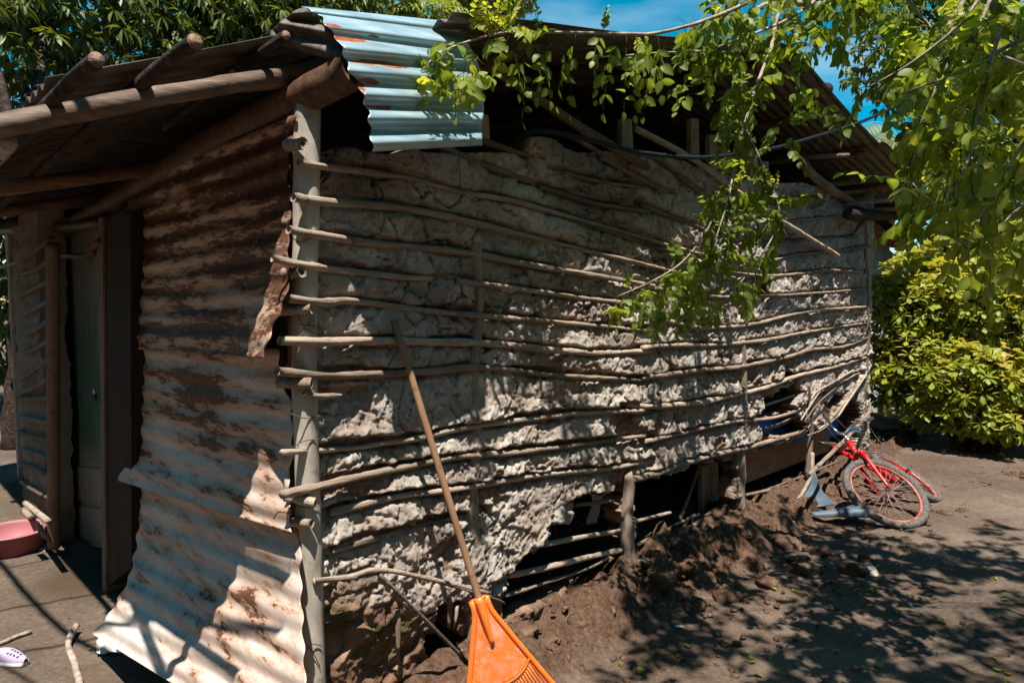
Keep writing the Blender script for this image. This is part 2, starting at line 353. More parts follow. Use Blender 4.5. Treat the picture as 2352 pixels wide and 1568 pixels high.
# ================================================================== GROUND
def ground():
    xs = np.concatenate([np.linspace(-60, -5, 24)[:-1], np.arange(-5, 6.5, .028), np.linspace(6.5, 60, 24)])
    ys = np.concatenate([np.linspace(-30, 1.2, 12)[:-1], np.arange(1.2, 8, .028), np.linspace(8, 90, 26)])
    X, Y = np.meshgrid(xs, ys); P = np.stack([X, Y, 0*X], -1)
    a = (P-C0)@dB; o = (P-C0)@nB; bb = (P-C0)@dA; oA = (P-C0)@nA
    # heap of fallen mud along the foot of the gable wall
    hgt = np.interp(a, [-.1, 0.1, .9, 1.6, 2.3, 3.2, 4.2, 5.2, 6.1, 6.6], [0, .16, .18, .15, .18, .14, .07, .04, .03, 0])
    wdt = np.interp(a, [0, 1, 2.4, 3.2, 5, 6.5], [.24, .3, .34, .4, .42, .28])
    prof = sst(1, 0, np.abs(o-.02)/wdt)*np.where(o < 0, 1, 1); prof = np.where(o < -.25, sst(-.6, -.25, o)*.6, prof)
    heap = hgt*prof; n1 = fbm(X*3.2, Y*3.2, 4, 2); n2 = fbm(X*13, Y*13, 3, 5)
    f1, f2, idv = voro(X*9+n2, Y*9+n1, 3)
    pr = sst(0, .35, prof)
    z = heap*(.4+1.15*n1) + pr*(idv*.075*sst(.03, .2, f2-f1)) + .02*(n2-.5)*(1+2.5*pr) + .03*(fbm(X*1.3, Y*1.3, 3, 9)-.5)
    # broken crust right of the heap
    cr = sst(.55, .62, fbm(X*1.8, Y*1.8, 3, 21))*(sst(.3, .8, a-2.5))*(sst(1.9, 1., o))*(o > 0)
    z += cr*.02*sst(.05, .12, f2-f1)
    far = np.hypot(X, Y) > 12; z = np.where(far, -.02+0*z, z)
    ny, nx = X.shape; V = np.stack([X, Y, z], -1).reshape(-1, 3)
    i = np.arange((ny-1)*(nx-1)); r = i//(nx-1); c = i % (nx-1); q = r*nx+c
    Fc = np.stack([q, q+1, q+nx+1, q+nx], 1)
    brown = np.clip(pr*1.2*(1-.6*sst(.5, .65, fbm(X*5, Y*5, 3, 31)))+.5*sst(.1, .9, (1.3-o)/1.3)*(o > -.5)*(a > 0)*(a < 6.5), 0, 1)
    spot = sst(.45, .15, np.hypot((X+2.35), (Y-3.75)*1.0))  # round darker spot of ground in front of the door
    return setp(link('ground', V, Fc, M['dirt'], attr={'brown': brown.ravel(), 'dark_spot': (spot*.8).ravel()}), kind='structure')
ground()
def gz(x, y):
    P = np.array([x, y, 0.]); a = (P-C0)@dB; o = (P-C0)@nB
    h = np.interp(a, [-.1, 0.1, .9, 1.6, 2.3, 3.2, 4.2, 5.2, 6.1, 6.6], [0, .16, .18, .15, .18, .14, .07, .04, .03, 0])
    wd = np.interp(a, [0, 1, 2.4, 3.2, 5, 6.5], [.24, .3, .34, .4, .42, .28])
    return float(h*sst(1, 0, abs(o-.02)/wd))*1.05

# ================================================================== HOUSE
H = empty('mud_house', C0, 'long wattle and daub house of cracked grey mud and split cane under a corrugated roof', 'house')
CANES = [  # (points in view pixels, radius, offset from wall, kind)
 ([(684,371),(752,381),(932,410),(1058,439),(1174,461),(1328,504),(1508,554),(1640,592)], .0125, 'c'),
 ([(673,450),(752,464),(932,482),(1112,515),(1270,556),(1414,592),(1497,614),(1560,628)], .0155, 'c'),
 ([(662,531),(760,543),(856,556),(1072,578),(1234,610),(1432,646),(1500,656)], .016, 'c'),
 ([(625,594),(700,606),(801,619),(900,632),(993,642)], .014, 'c'),
 ([(1044,643),(1130,654),(1234,671),(1360,688),(1486,700)], .0135, 'c'),
 ([(661,688),(740,692),(820,696),(982,711),(1162,729),(1342,747),(1486,757)], .0145, 'c'),
 ([(642,785),(750,785),(874,786),(1090,786),(1180,795),(1270,804),(1378,811),(1490,806)], .0175, 'c'),
 ([(637,855),(760,858),(910,858),(1000,852),(1090,846),(1180,852),(1270,860),(1380,867),(1472,873)], .0155, 'c'),
 ([(698,898),(730,906),(780,909)], .011, 'c'),
 ([(648,1042),(784,1027),(900,1015),(968,1006)], .012, 'c'),
 ([(930,1010),(1072,981),(1198,963),(1342,950),(1476,945)], .0135, 'c'),
 ([(648,1133),(766,1108),(910,1076),(1054,1047),(1198,1034),(1342,1018),(1480,1000)], .0165, 'c'),
 ([(756,1177),(830,1160),(910,1140),(1054,1119),(1234,1094),(1378,1079),(1472,1065)], .0145, 'c'),
 ([(803,1250),(867,1231),(946,1205),(1069,1180)], .0085, 'd'),
 ([(760,1262),(803,1249),(867,1232)], .01, 'c'),
 ([(1249,1252),(1335,1234),(1422,1216),(1461,1196),(1540,1176)], .014, 'c'),
 ([(1163,1324),(1240,1306),(1325,1285),(1425,1261)], .0165, 'c'),
 ([(1159,1369),(1250,1336),(1342,1305),(1397,1283)], .012, 'd'),
 ([(1321,1157),(1407,1149)], .012, 'd'),
 ([(1451,1100),(1505,1086),(1577,1060),(1640,1046),(1721,1026),(1847,990),(1901,965),(1937,925),(1998,844)], .021, 'c'),
 ([(1440,930),(1505,934),(1613,922),(1690,906),(1757,890),(1829,862),(1919,840),(1998,816)], .019, 'c'),
 ([(1479,1014),(1550,1000),(1613,985),(1685,970),(1775,959),(1829,941),(1858,912),(1901,891),(1973,855)], .016, 'c'),
 ([(1470,868),(1540,860),(1613,851),(1703,840),(1811,819),(1865,804),(1937,797),(1995,774)], .018, 'c'),
 ([(1476,798),(1540,795),(1649,794),(1757,781),(1829,767),(1901,756),(2002,740)], .0175, 'c'),
 ([(1490,728),(1540,740),(1613,751),(1721,747),(1829,722),(1900,712),(1988,704)], .016, 'c'),
 ([(1500,664),(1584,675),(1649,682),(1757,682),(1901,671),(1988,664)], .0145, 'c'),
 ([(1527,603),(1613,617),(1721,632),(1793,632),(1901,621),(1980,623)], .016, 'c'),
 ([(1660,592),(1739,607),(1829,585),(1937,576),(1991,563)], .014, 'c'),
 ([(1700,560),(1811,553),(1962,542)], .011, 'd'),
 ([(1780,516),(1822,508),(1952,493)], .012, 'c'),
 ([(1740,470),(1800,462),(1880,448)], .011, 'd'),
 ([(1012,338),(1112,382),(1224,423)], .0155, 'd'),
 ([(1238,428),(1364,468),(1490,486)], .012, 'd'),
 ([(1102,324),(1210,360)], .015, 'd'),
 ([(1379,364),(1458,407),(1530,440)], .012, 'd'),
 ([(1292,396),(1400,419),(1490,432)], .012, 'd'),
 ([(1465,360),(1520,372),(1600,436),(1660,470)], .013, 'd'),
 ([(1472,472),(1600,520),(1660,545)], .013, 'd'),
 ([(1288,499),(1414,534),(1505,567),(1600,590)], .012, 'd'),
 ([(1757,930),(1829,904)], .011, 'c'), ([(1757,983),(1800,972),(1845,945)], .013, 'd'),
 ([(1712,1135),(1790,1120),(1850,1098),(1910,1075)], .013, 'c'),
 ([(1760,1125),(1860,1085),(1925,1060)], .012, 'd'),
 ([(1461,1250),(1520,1222),(1600,1180)], .012, 'd'),
]
curves = []   # (a array, z array) of those that shape the mud
for pts, r, k in CANES[:39]:
    W = np.array(catmull([onB(u, v) for u, v in pts], .04)); aa = aB(W); o = np.argsort(aa); curves.append((aa[o], W[o, 2]))

def mudwall():
    dep = lambda a: 2.3+a*.74
    A = [0.0]
    while A[-1] < LB: A.append(A[-1]+.0023*dep(A[-1]))
    A = np.array(A)
    top_px = [(738,352),(790,340),(850,347),(960,352),(1060,350),(1160,352),(1205,350),(1216,310),(1262,318),(1300,345),(1370,352),(1440,345),(1500,355),(1570,372),(1650,398),(1740,425),(1830,418),(1885,432),(1925,455),(1965,492),(1990,498)]
    tp = np.array([onB(u, v) for u, v in top_px]); ta = aB(tp); top = np.interp(A, ta, tp[:, 2])+.03*(fbm(A*7, A*0, 3, 3)-.5)
    bot_px = [(740,1640),(1060,1620),(1160,1480),(1425,1400),(1700,1230),(1990,1045)]
    bp = np.array([onB(u, v) for u, v in bot_px]); bot = np.interp(A, aB(bp), bp[:, 2])-.06
    NR = 330; tt = np.linspace(0, 1, NR)
    Zg = bot[None, :]+(top-bot)[None, :]*tt[:, None]; Ag = np.repeat(A[None, :], NR, 0)
    wx = (fbm(Ag*5, Zg*5, 3, 41)-.5)*.09; wz = (fbm(Ag*6, Zg*6, 3, 47)-.5)*.07
    # distance to canes
    above = np.full(Ag.shape, 9.); below = np.full(Ag.shape, 9.); cd = np.full(Ag.shape, 9.)
    for ca, cz in curves:
        zi = np.interp(A, ca, cz); ok = (A > ca[0]-.12) & (A < ca[-1]+.12)
        d = np.where(ok[None, :], zi[None, :]-Zg, np.nan)
        above = np.where((d >= 0) & (d < above), d, above); below = np.where((d < 0) & (-d < below), -d, below)
        cd = np.fmin(cd, np.abs(d))
    above = np.minimum(above, np.maximum(top[None, :]-Zg+.05, .02)); above = np.minimum(above, .3); below = np.minimum(below, .22)
    band = above+below; fr = below/band
    low = sst(1.55, 1.0, Zg+.25*(Ag-2)/6*0+.35*(fbm(Ag*1.2, Zg*1.2, 3, 61)-.5))  # 0 upper plaster .. 1 lower broken courses
    n_big = fbm(Ag*4, Zg*5, 4, 1); n_med = fbm(Ag*13+wx*20, Zg*15, 4, 6, .6); n_fine = fbm(Ag*46, Zg*52, 3, 13, .6)
    pres = sst(.33, .47, fbm(Ag*2.6, Zg*5, 4, 17)+.12*(1-low))           # where the crust has stayed on
    lip = .012+.05*np.clip(fbm(Ag*6, Zg*2, 4, 23, .6)-.3, 0, 1)          # ragged lower edge of every course
    rb = sst(lip-.006, lip+.006, below)
    rt = sst(.004, .03+.1*low*fbm(Ag*3, Zg*3, 3, 29), above)
    prof = rb*(.25+.75*np.power(np.clip(1-fr, 0, 1), .75))*rt
    cellu = Ag*6.5+wx*10; cellv = Zg*9+wz*10
    e1_, e2_, ide = voro(cellu*.8, cellv*.55, 9)
    gone = sst(.40, .36, fbm(Ag*3.2+wx*6, Zg*6, 5, 17, .6)+.10*(1-low))      # places where the outer daub fell away
    slab_ = rb*sst(.0, .012, above-.006-.02*fbm(Ag*8, Zg*2, 4, 27, .6))
    h = low*slab_*(.010+.034*np.power(1-fr, 1.1)+.016*(ide-.4))*(1-.8*gone)
    h += low*(-.010*sst(.05, .0, e2_-e1_))
    h += (1-low)*(.007*rb*rt+.010*pres*rb)*(1-.5*gone)
    # flaked plates with crisp ragged borders
    fl = fbm(Ag*5.5+wx*14, Zg*7+wz*14, 5, 71, .5); fl2 = fbm(Ag*8+3, Zg*11, 5, 81, .5)
    plate = sst(.47, .485, fl); plate2 = sst(.52, .535, fl2)
    h += .011*plate*(1-.2*low)+.008*plate2*(1-.3*low)
    h += (n_med-.5)*(.012+.010*low)+(n_fine-.5)*(.006+.005*low)+(fbm(Ag*110, Zg*120, 2, 15)-.5)*(.003+.006*low)
    lump = np.abs(fbm(Ag*22, Zg*26, 3, 91)-.5)*2
    h += 0*lump
    # cracks
    f1, f2, idv = voro(Ag*5.2+wx*14, Zg*4.0+wz*14, 2); cr = sst(.035, .0, f2-f1)*sst(.35, .6, vn(Ag*3, Zg*3, 33))
    g1, g2, idg = voro(Ag*12+wx*25, Zg*9+wz*20, 5); cr2 = sst(.05, .0, g2-g1)*sst(.5, .7, vn(Ag*4, Zg*4, 37))
    h += -.03*cr-.016*cr2+.008*(idv-.5)+.004*(idg-.5)
    eg = np.exp(-((fl-.476)/.007)**2)*sst(.4, .55, vn(Ag*6, Zg*6, 43))+.8*np.exp(-((fl2-.527)/.006)**2)*sst(.4, .6, vn(Ag*6, Zg*6, 44)); h -= .008*np.clip(eg, 0, 1)
    pit = sst(.72, .8, vn(Ag*38, Zg*42, 53)); h -= .008*pit*(1-low*.5)
    h -= .006*np.exp(-(cd/.018)**2)
    # eroded brown foot
    foot_a = np.array([0, .1, .55, .62, .85, 1.1]); 
    fa = aB(np.array([onB(u, v) for u, v in [(740,1385),(850,1395),(905,1372),(950,1418),(1060,1400),(1100,1390),(1170,1340),(1990,1030)]]))
    fz = np.array([onB(u, v)[2] for u, v in [(740,1385),(850,1395),(905,1372),(950,1418),(1060,1400),(1100,1390),(1170,1340),(1990,1030)]])
    fl_ = np.interp(A, fa, fz)[None, :]+.05*(n_big-.5)
    foot = sst(fl_+.012, fl_-.012, Zg)
    h = h*(1-foot)+foot*(-.05+.09*n_big+.05*(idv-.3)*sst(.0, .12, f2-f1)+(n_med-.5)*.05+(n_fine-.5)*.015)
    # the whole wall bows a little
    h += .03*np.sin(Ag*.9)*np.sin(Zg*1.4)*0
    rec = sst(.02, -.01, h)
    crust = np.clip((plate*.25+.3*rb+.5)*(1-(.35+.35*low)*gone)*(1-.6*cr)*(.6+.4*rb), 0, 1)*(1-.9*foot)
    crust = crust*(1-.3*sst(.5, .53, fbm(Ag*8+wx*15, Zg*9, 5, 101, .6)))
    dark_tone = sst(.55, .7, fbm(Ag*1.6, Zg*2.4, 4, 111)+.28*sst(1.7, 2.2, Zg))*.8*(1-low)  # patchy darker tone, more of it towards the top
    moss = foot*sst(.52, .62, fbm(Ag*7, Zg*12, 4, 121))*sst(.9, .5, Ag)*.75
    V = C0[None, None, :]+Ag[..., None]*dB+nB*(h-.018)[..., None]+Z*(Zg+wz*.0)[..., None]
    nr, nc = Ag.shape; i = np.arange((nr-1)*(nc-1)); r = i//(nc-1); c = i % (nc-1); q = r*nc+c
    Fc = np.stack([q, q+1, q+nc+1, q+nc], 1)
    # holes
    U, Vv = proj(V.reshape(-1, 3)); jx = (fbm(Ag*9, Zg*9, 3, 131).ravel()-.5)*50; jy = (fbm(Ag*9, Zg*9, 3, 141).ravel()-.5)*50
    sc = (np.interp(Ag.ravel(), [0, 6], [1, .35])); U = U+jx*sc; Vv = Vv+jy*sc
    holes = [[(1752,962),(1757,915),(1790,893),(1838,868),(1840,905),(1832,945)],[(1748,1018),(1752,968),(1832,948),(1850,958),(1850,990)],
             [(1712,1036),(1850,1000),(1905,975),(1942,935),(1972,900),(1972,1060),(1880,1110),(1712,1180)],
             [(1461,1104),(1692,1045),(1692,1160),(1640,1200),(1505,1260),(1461,1290)],
             [(1318,1150),(1430,1112),(1436,1330),(1300,1360),(1160,1420),(1160,1345),(1190,1300),(1255,1245),(1262,1215),(1312,1200)],
             [(985,1470),(1062,1405),(1066,1640),(960,1640),(960,1560)], [(1012,1395),(1064,1372),(1064,1410),(1000,1450)], [(1798,880),(1838,850),(1812,845)],
             [(1895,925),(1925,905),(1950,900),(1935,920),(1910,950)], [(1745,655),(1765,640),(1760,690),(1742,690)]]
    bad = np.zeros(len(U), bool)
    for p in holes: bad |= inpoly(U, Vv, p)
    Fc = Fc[~bad[Fc].any(1)]
    # rim: give the wall its thickness
    E = np.concatenate([Fc[:, [0, 1]], Fc[:, [1, 2]], Fc[:, [2, 3]], Fc[:, [3, 0]]]); key = np.sort(E, 1); k = key[:, 0]*10**7+key[:, 1]
    un, inv, cnt = np.unique(k, return_inverse=True, return_counts=True); be = E[cnt[inv] == 1]
    Vf = V.reshape(-1, 3); vs = np.unique(be); mp = -np.ones(len(Vf), int); mp[vs] = len(Vf)+np.arange(len(vs))
    mid = Vf[vs]-nB*.05; mid[:, :] += 0; back = Vf[vs]-nB*.12
    mp2 = mp+len(vs)
    V2 = np.vstack([Vf, mid+np.stack([0*vs, 0*vs, (vn(Vf[vs][:, 0]*25, Vf[vs][:, 2]*25)-.5)*.02], 1), back])
    R1 = np.stack([be[:, 1], be[:, 0], mp[be[:, 0]], mp[be[:, 1]]], 1); R2 = np.stack([mp[be[:, 1]], mp[be[:, 0]], mp2[be[:, 0]], mp2[be[:, 1]]], 1)
    F2 = np.vstack([Fc, R1, R2])
    cv = lambda x, f: np.concatenate([x.ravel(), np.full(2*len(vs), f)])
    o = link('wall', V2, F2, M['mud'], H, attr={'crack': cv(np.clip(.8*cr+.55*cr2+.5*eg, 0, .85), 0), 'crust': cv(crust, .1), 'dark_tone': cv(dark_tone, 0), 'moss': cv(moss, 0)})
    # drop loose verts
    return o
mudwall()
kinds = {'c': M['cane'], 'd': M['cane_dark']}
for i, (pts, r, k) in enumerate(CANES):
    out = .012 if k == 'c' else .004
    if i >= 39: out = -.03
    if i in (15, 16, 17, 18): out = -.02
    P = []
    for j, (u, v) in enumerate(pts):
        fr_ = max(0., min(1., (790-u)/50.)) if i < 13 and i != 12 else 0
        out2 = out+(float(vn(np.array(u*.011+i*3.3), np.array(i*1.7), 5))-.62)*.03*(1 if i < 39 and i not in (15,16,17,18,19) else 0)
        P.append(onB(u, v, out2*(1-fr_)+(.046+r)*fr_+.006*math.sin(i*3.1+j*1.7)*(1-fr_))+Z*random.uniform(-.006, .006))
    tubeo('cane', P, r*1.0, kinds[k], H, n=10, step=.022, rough=.2 if k == 'c' else .28, node=.16, hollow=(i < 9), flat=.85, r2=r*(.75 if i % 2 else .95))
def loose(pts, r, offs, k='c', name='cane', **kw):
    return tubeo(name, [onB(u, v, o) for (u, v), o in zip(pts, offs)], r, kinds[k], H, n=9, step=.03, rough=.18, node=.12, **kw)
# broken and slanting canes
loose([(720,1335),(802,1324),(871,1308),(982,1328),(1123,1362)], .009, [.05,.07,.09,.06,.03])
loose([(725,1332),(802,1327),(868,1316)], .006, [.06,.075,.085], 'd')
loose([(871,1317),(929,1375),(1058,1504)], .0065, [.09,.12,.1], 'd')
loose([(1000,1335),(1130,1372),(1160,1385)], .004, [.05,.05,.03], 'd')
loose([(1113,144),(1239,230),(1365,313),(1487,384)], .022, [-.05,-.03,0,.03], 'd')
loose([(1458,295),(1600,371),(1739,472),(1926,588)], .017, [-.02,.02,.05,.07], 'c')
loose([(1310,312),(1379,352),(1440,398)], .012, [-.02,-.01,0], 'd')
loose([(1858,940),(1870,905),(1910,880),(1960,850)], .008, [.03,.04,.04,.02]); loose([(1840,965),(1865,925),(1885,895)], .007, [.04,.05,.04]); loose([(1848,968),(1880,925),(1920,890)], .006, [.05,.05,.04], 'd')
loose([(1880,985),(1920,960),(1945,925),(1990,860)], .009, [.03,.05,.05,.03]); loose([(1855,1000),(1890,985),(1925,955)], .007, [.04,.06,.06], 'd')
loose([(1850,1098),(1905,1045),(1950,1000),(1998,945)], .016, [.35,.28,.2,.05]); loose([(1640,1170),(1590,1210),(1545,1250)], .012, [-.05,0,.08], 'd')
loose([(1615,1040),(1585,1130),(1560,1195)], .012, [-.12,-.1,-.05], 'd'); loose([(1440,960),(1447,1000),(1449,1060)], .02, [-.02,-.02,-.02], 'd')
for u0, v0, u1, v1 in ((1860,470,1890,445),(1865,476,1895,462),(1965,530,1990,490),(1960,541,2005,482),(1955,575,1995,566)): loose([(u0, v0), (u1, v1)], .009, [.02, .04], 'd')
# exposed end stubs of cross sticks behind the corner post
for (u, v, du, dv, r) in ((672,333,24,-5,.019),(668,625,26,-1,.018),(655,712,60,-4,.0165),(650,876,66,4,.017),(668,1138,56,16,.015),(680,1196,36,6,.014)):
    P = [onB(u-14, v+2, .0)-nB*.0, onB(u+du, v+dv, .075)]
    tubeo('stick_stub', P, r, M['cane'], H, n=10, step=.02, rough=.12, hollow=True)
# posts in the gable wall
corner = tubeo('corner_post', [onB(706,240,.005), onB(704,500,.01), onB(699,760,.012), onB(703,1000,.01), onB(712,1300,.01), onB(722,1600,.01), onB(724,1790,.01)], .041, M['post'], H, n=24, step=.03, rough=.07, node=.035, r2=.036)
for pts, r, off in (([(1090,560),(1092,690),(1088,860),(1085,1010),(1082,1180),(1082,1300),(1085,1420),(1080,1700)], .028, -.012),
                    ([(1442,1085),(1440,1130),(1441,1200),(1441,1300),(1447,1372)], .032, .0), ([(1702,780),(1700,920),(1702,1060),(1698,1190)], .034, -.012),
                    ([(1984,500),(1984,760),(1983,900),(1983,1050)], .035, -.01), ([(1698,245),(1697,400),(1700,560)], .034, -.05), ([(1857,880),(1858,980),(1858,1090)], .02, .02)):
    tubeo('post', [onB(u+(4 if i % 2 else -3), v, off) for i, (u, v) in enumerate(pts)], r, M['oldpost'], H, n=12, step=.03, rough=.2, r2=r*1.15)
for (u0, v0, u1, v1, wd, md) in ((1442,273,1442,350,13,'oldpost'),(1116,263,1117,330,9,'oldpost'),(1598,272,1597,372,10,'board'),(1639,310,1640,400,9,'board'),(1665,320,1668,410,9,'board'),(1734,353,1735,470,9,'oldpost'),(1760,370,1762,470,8,'oldpost')):
    P0 = onB(u0-wd, v0, .01); P1 = onB(u0+wd*.7, v0+1, .01); P2 = onB(u1+wd, v1, .01); P3 = onB(u1-wd, v1, .01)
    V, Fc = slab([P3, P2, P1, P0], nB, .03); link('stake', V, Fc, M[md], H, smooth=False)
for (u0, v0, u1, v1, r) in ((912,1400,914,1525,.011),(1033,1372,1030,1440,.01),(1050,1390,1042,1440,.008),(1058,1490,1060,1535,.01)):
    tubeo('stake', [onB(u0, v0, .03), onB((u0+u1)/2+2, (v0+v1)/2, .035), onB(u1, v1, .03)], r, M['oldpost'], H, n=8, rough=.35, r2=r*.6)
# tie wires on the corner post
def wire(pts, r=.0016): tubeo('tie_wire', pts, r, M['wire'], H, n=5, step=.01)
def onpost(u, v): return onB(u, v, .052)
for pts in ([(668,545),(690,556),(712,548),(733,545)], [(676,700),(690,735),(700,755),(690,770),(672,780)], [(700,755),(720,765),(735,770)], [(668,735),(690,745),(720,748),(738,752)], [(668,950),(700,960),(735,955)],
            [(668,1030),(700,1012),(735,1008)],[(665,1150),(700,1165),(738,1160)],[(705,1480),(720,1500),(735,1530)],[(705,1490),(716,1478),(738,1482)],[(670,1180),(640,1175),(628,1192)]):
    wire([onpost(u, v) for u, v in pts])
wire([onB(u, v, .03) for u, v in [(1056,345),(1055,380),(1058,430),(1075,455),(1095,463)]]); wire([onB(1104,455,.05), onB(1095,463,.04), onB(1120,456,.05)], .002)
# the other walls, enough to close the rooms
def plainwall(p0, p1, z0, z1, n, name='wall'):
    nx = max(4, int(np.linalg.norm(p1-p0)/.08)); nzz = max(4, int((z1-z0)/.08))
    def f(s, t_):
        q = p0+(p1-p0)*s; x = s*np.linalg.norm(p1-p0); z = z0+(z1-z0)*t_
        return q+Z*z+n*(.05*(float(fbm(np.array(x*5), np.array(z*7), 4, 7))-.5))
    V, Fc = grid(nx, nzz, f); k = len(V); V2 = V-n*.1
    Fb = [tuple(reversed([i+k for i in q])) for q in Fc]; rim = []
    per = [i for i in range(nx)]+[j*nx+nx-1 for j in range(1, nzz)]+[(nzz-1)*nx+i for i in range(nx-2, -1, -1)]+[j*nx for j in range(nzz-2, 0, -1)]
    for i in range(len(per)): a_, b_ = per[i], per[(i+1) % len(per)]; rim.append((b_, a_, a_+k, b_+k))
    return link(name, np.vstack([V, V2]), Fc+Fb+rim, M['mud'], H, attr={'crack': np.zeros(2*k), 'crust': np.full(2*k, .7), 'dark_tone': np.full(2*k, .2), 'moss': np.zeros(2*k)})
DEP = 5.2
plainwall(C1, C1+dA*DEP, 0, 2.6, dB); plainwall(C0+dA*DEP, C1+dA*DEP, 0, 2.7, dA); plainwall(C0+dA*.3-nA*.1, C0+dA*1.95-nA*.1, 0, 2.1, nA)
# gable closing above the far wall
V, Fc = slab([Bp(0, 2.6)+dA*DEP, Bp(LB, 2.6)+dA*DEP, Bp(LB, 2.75)+dA*DEP, Bp(RIDGE, 3.2)+dA*DEP, Bp(-.1, 2.3)+dA*DEP][::-1], dA, .05); link('gable_boards', V, Fc, M['board'], H)
# things seen through the gaps: plank, blue sheet, sacking
V, Fc = slab([onB(1706,1042,-.12), onB(1706,1112,-.12), onB(1905,1035,-.12), onB(1905,985,-.12)], nB, .03); pl = link('plank', V, Fc, M['board'], None, smooth=False)
setp(pl, 'brown plank standing inside the hole in the mud wall beside the bicycle', 'plank')
V, Fc = grid(14, 10, lambda s, t_: onB(1735+190*s, 955+75*t_-30*s, -.1-.12*(1-t_)+.02*math.sin(s*9+t_*4)))
setp(link('tarpaulin', V, Fc, M['tarp']), 'blue plastic sheet showing through the broken mud wall', 'tarpaulin')
V, Fc = slab([onB(1612,1070,-.2), onB(1650,1060,-.2), onB(1650,1170,-.2), onB(1612,1180,-.2)], nB, .03); link('stake', V, Fc, M['oldpost'], H, smooth=False)
cg = empty('wire_crate', Bp(1.75, .0, -.35), 'dark wire crate in the low gap left of the bare post', 'crate')
for k in range(9): tubeo('bar', [Bp(1.45+.09*k, .12, -.3), Bp(1.45+.09*k, .5, -.3)], .005, M['dark'], cg, n=5, step=.3)
for zz in (.12, .3, .5): tubeo('rail', [Bp(1.43, zz, -.306), Bp(2.2, zz, -.306)], .006, M['dark'], cg, n=5, step=.4)
V, Fc = grid(5, 7, lambda s, t_: Bp(1.9+.1*s, .5-.2*t_+.02*s, -.27+.02*math.sin(6*s+5*t_))); setp(link('rag', V, Fc, M['white']), 'pale crumpled rag hanging on the crate in the low gap', 'rag')

# ---------------- rusty sheets on the door side
def interp_poly(poly, t_):
    P = np.array(poly, float); L = np.concatenate([[0], np.cumsum(np.linalg.norm(np.diff(P, axis=0), axis=1))]); L /= L[-1]
    return np.array([np.interp(t_, L, P[:, k]) for k in range(P.shape[1])])
def sheetA(Lp, Rp, waves, name, rustf, nu=70, nv=None, amp=.0065, th=.0015, curl=None, top_skew=0, label=None):
    nv = nv or waves*11
    def f(s, t_):
        l = interp_poly(Lp, t_); r = interp_poly(Rp, t_)
        u, v, o = l+(r-l)*s
        ph = t_*waves*2*math.pi
        nn = .006*(float(fbm(np.array(s*3), np.array(t_*4), 3, waves))-.5)
        x = amp*math.sin(ph+.1*math.sin(s*5+waves))*(1-.25*float(vn(np.array(s*3.), np.array(t_*5.), 4)))+nn
        if curl: x += curl(s, t_)
        jit = 0
        if s > .98: u += 3*math.sin(ph*1.0+1)
        if s < .03: u += 3*math.sin(ph)
        return onA(u, v, o+x)
    V, Fc = grid(nu, nv, f); uv = np.array([(i/(nu-1), j/(nv-1)) for j in range(nv) for i in range(nu)])
    rust = np.array([rustf(s, t_) for s, t_ in uv])
    k = len(V); o = link(name, V, Fc, M['rusty'], H, attr={'rust': rust}); sd = o.modifiers.new('thickness', 'SOLIDIFY'); sd.thickness = th
    if label: o['label'] = label
    return o
sheetA([(292,418,.03),(290,600,.035),(288,800,.06)], [(680,262,.03),(668,330,.03),(662,400,.02),(668,470,.03),(662,560,.035),(668,640,.04),(650,700,.05),(624,760,.065),(604,822,.08)], 10, 'wall_sheet',
       lambda s, t_: .05*math.sin(t_*10*2*math.pi+2.2)+.19-.09*t_+.05*math.sin(3+s*4), curl=lambda s, t_: .10*(max(0, s-.72)/.28)**1.3*max(0, min(1, (t_-.45)*2.2)))
sheetA([(303,790,.03),(300,900,.04),(300,1030,.045),(285,1070,.08),(272,1104,.11)], [(640,800,.03),(646,870,.03),(670,925,.03),(672,990,.035),(674,1040,.04),(662,1110,.06),(668,1222,.1)], 7, 'wall_sheet',
       lambda s, t_: -.01+.2*math.exp(-((s-.45)/.14)**2-((t_-.38)/.22)**2)-.05*t_+.03*math.sin(t_*7*6.28))
sheetA([(318,1100,.04),(322,1180,.06),(312,1262,.1),(296,1330,.17),(258,1400,.25),(213,1456,.33)], [(678,1200,.035),(690,1240,.05),(692,1350,.09),(697,1460,.15),(702,1568,.21),(705,1760,.30)], 8, 'wall_sheet',
       lambda s, t_: -.05-.03*t_+.13*math.exp(-((s-.62)/.1)**2-((t_-.45)/.2)**2)+.06*max(0, .12-t_)/.12, nu=90)
# wires on the sheets
wire([onA(u, v, .12) for u, v in [(586,818),(573,845),(570,870)]], .001); wire([onA(u, v, .12) for u, v in [(597,845),(590,860),(578,872)]], .001)
# ---------------- door and its frame, the mud pier beside it
V, Fc = slab([onA(232,500,.09), onA(300,490,.09), onA(302,1302,.09), onA(240,1352,.09)][::-1], nA, .12); jb = link('door_jamb', V, Fc, M['jamb'], H, smooth=False)
V, Fc = slab([onA(226,500,.10), onA(235,500,.10), onA(243,1362,.10), onA(235,1360,.10)][::-1], nA, .1); link('door_jamb', V, Fc, M['jamb_edge'], H, smooth=False)
dr = [onA(153,540,-.03), onA(236,520,-.03), onA(238,1262,-.03), onA(136,1243,-.03)]
dobj = None
def dpt(s, t_): 
    a_ = dr[0]+(dr[1]-dr[0])*s; b_ = dr[3]+(dr[2]-dr[3])*s; return a_+(b_-a_)*t_
mb = MB(); mb.add(*slab([dpt(0, 0), dpt(.47, 0), dpt(.47, 1), dpt(0, .995)][::-1], nA, .03)); mb.add(*slab([dpt(.475, 0), dpt(1, 0), dpt(1, .995), dpt(.475, .995)][::-1], nA, .028))
dobj = mb.out('door', M['door'], H, smooth=False)
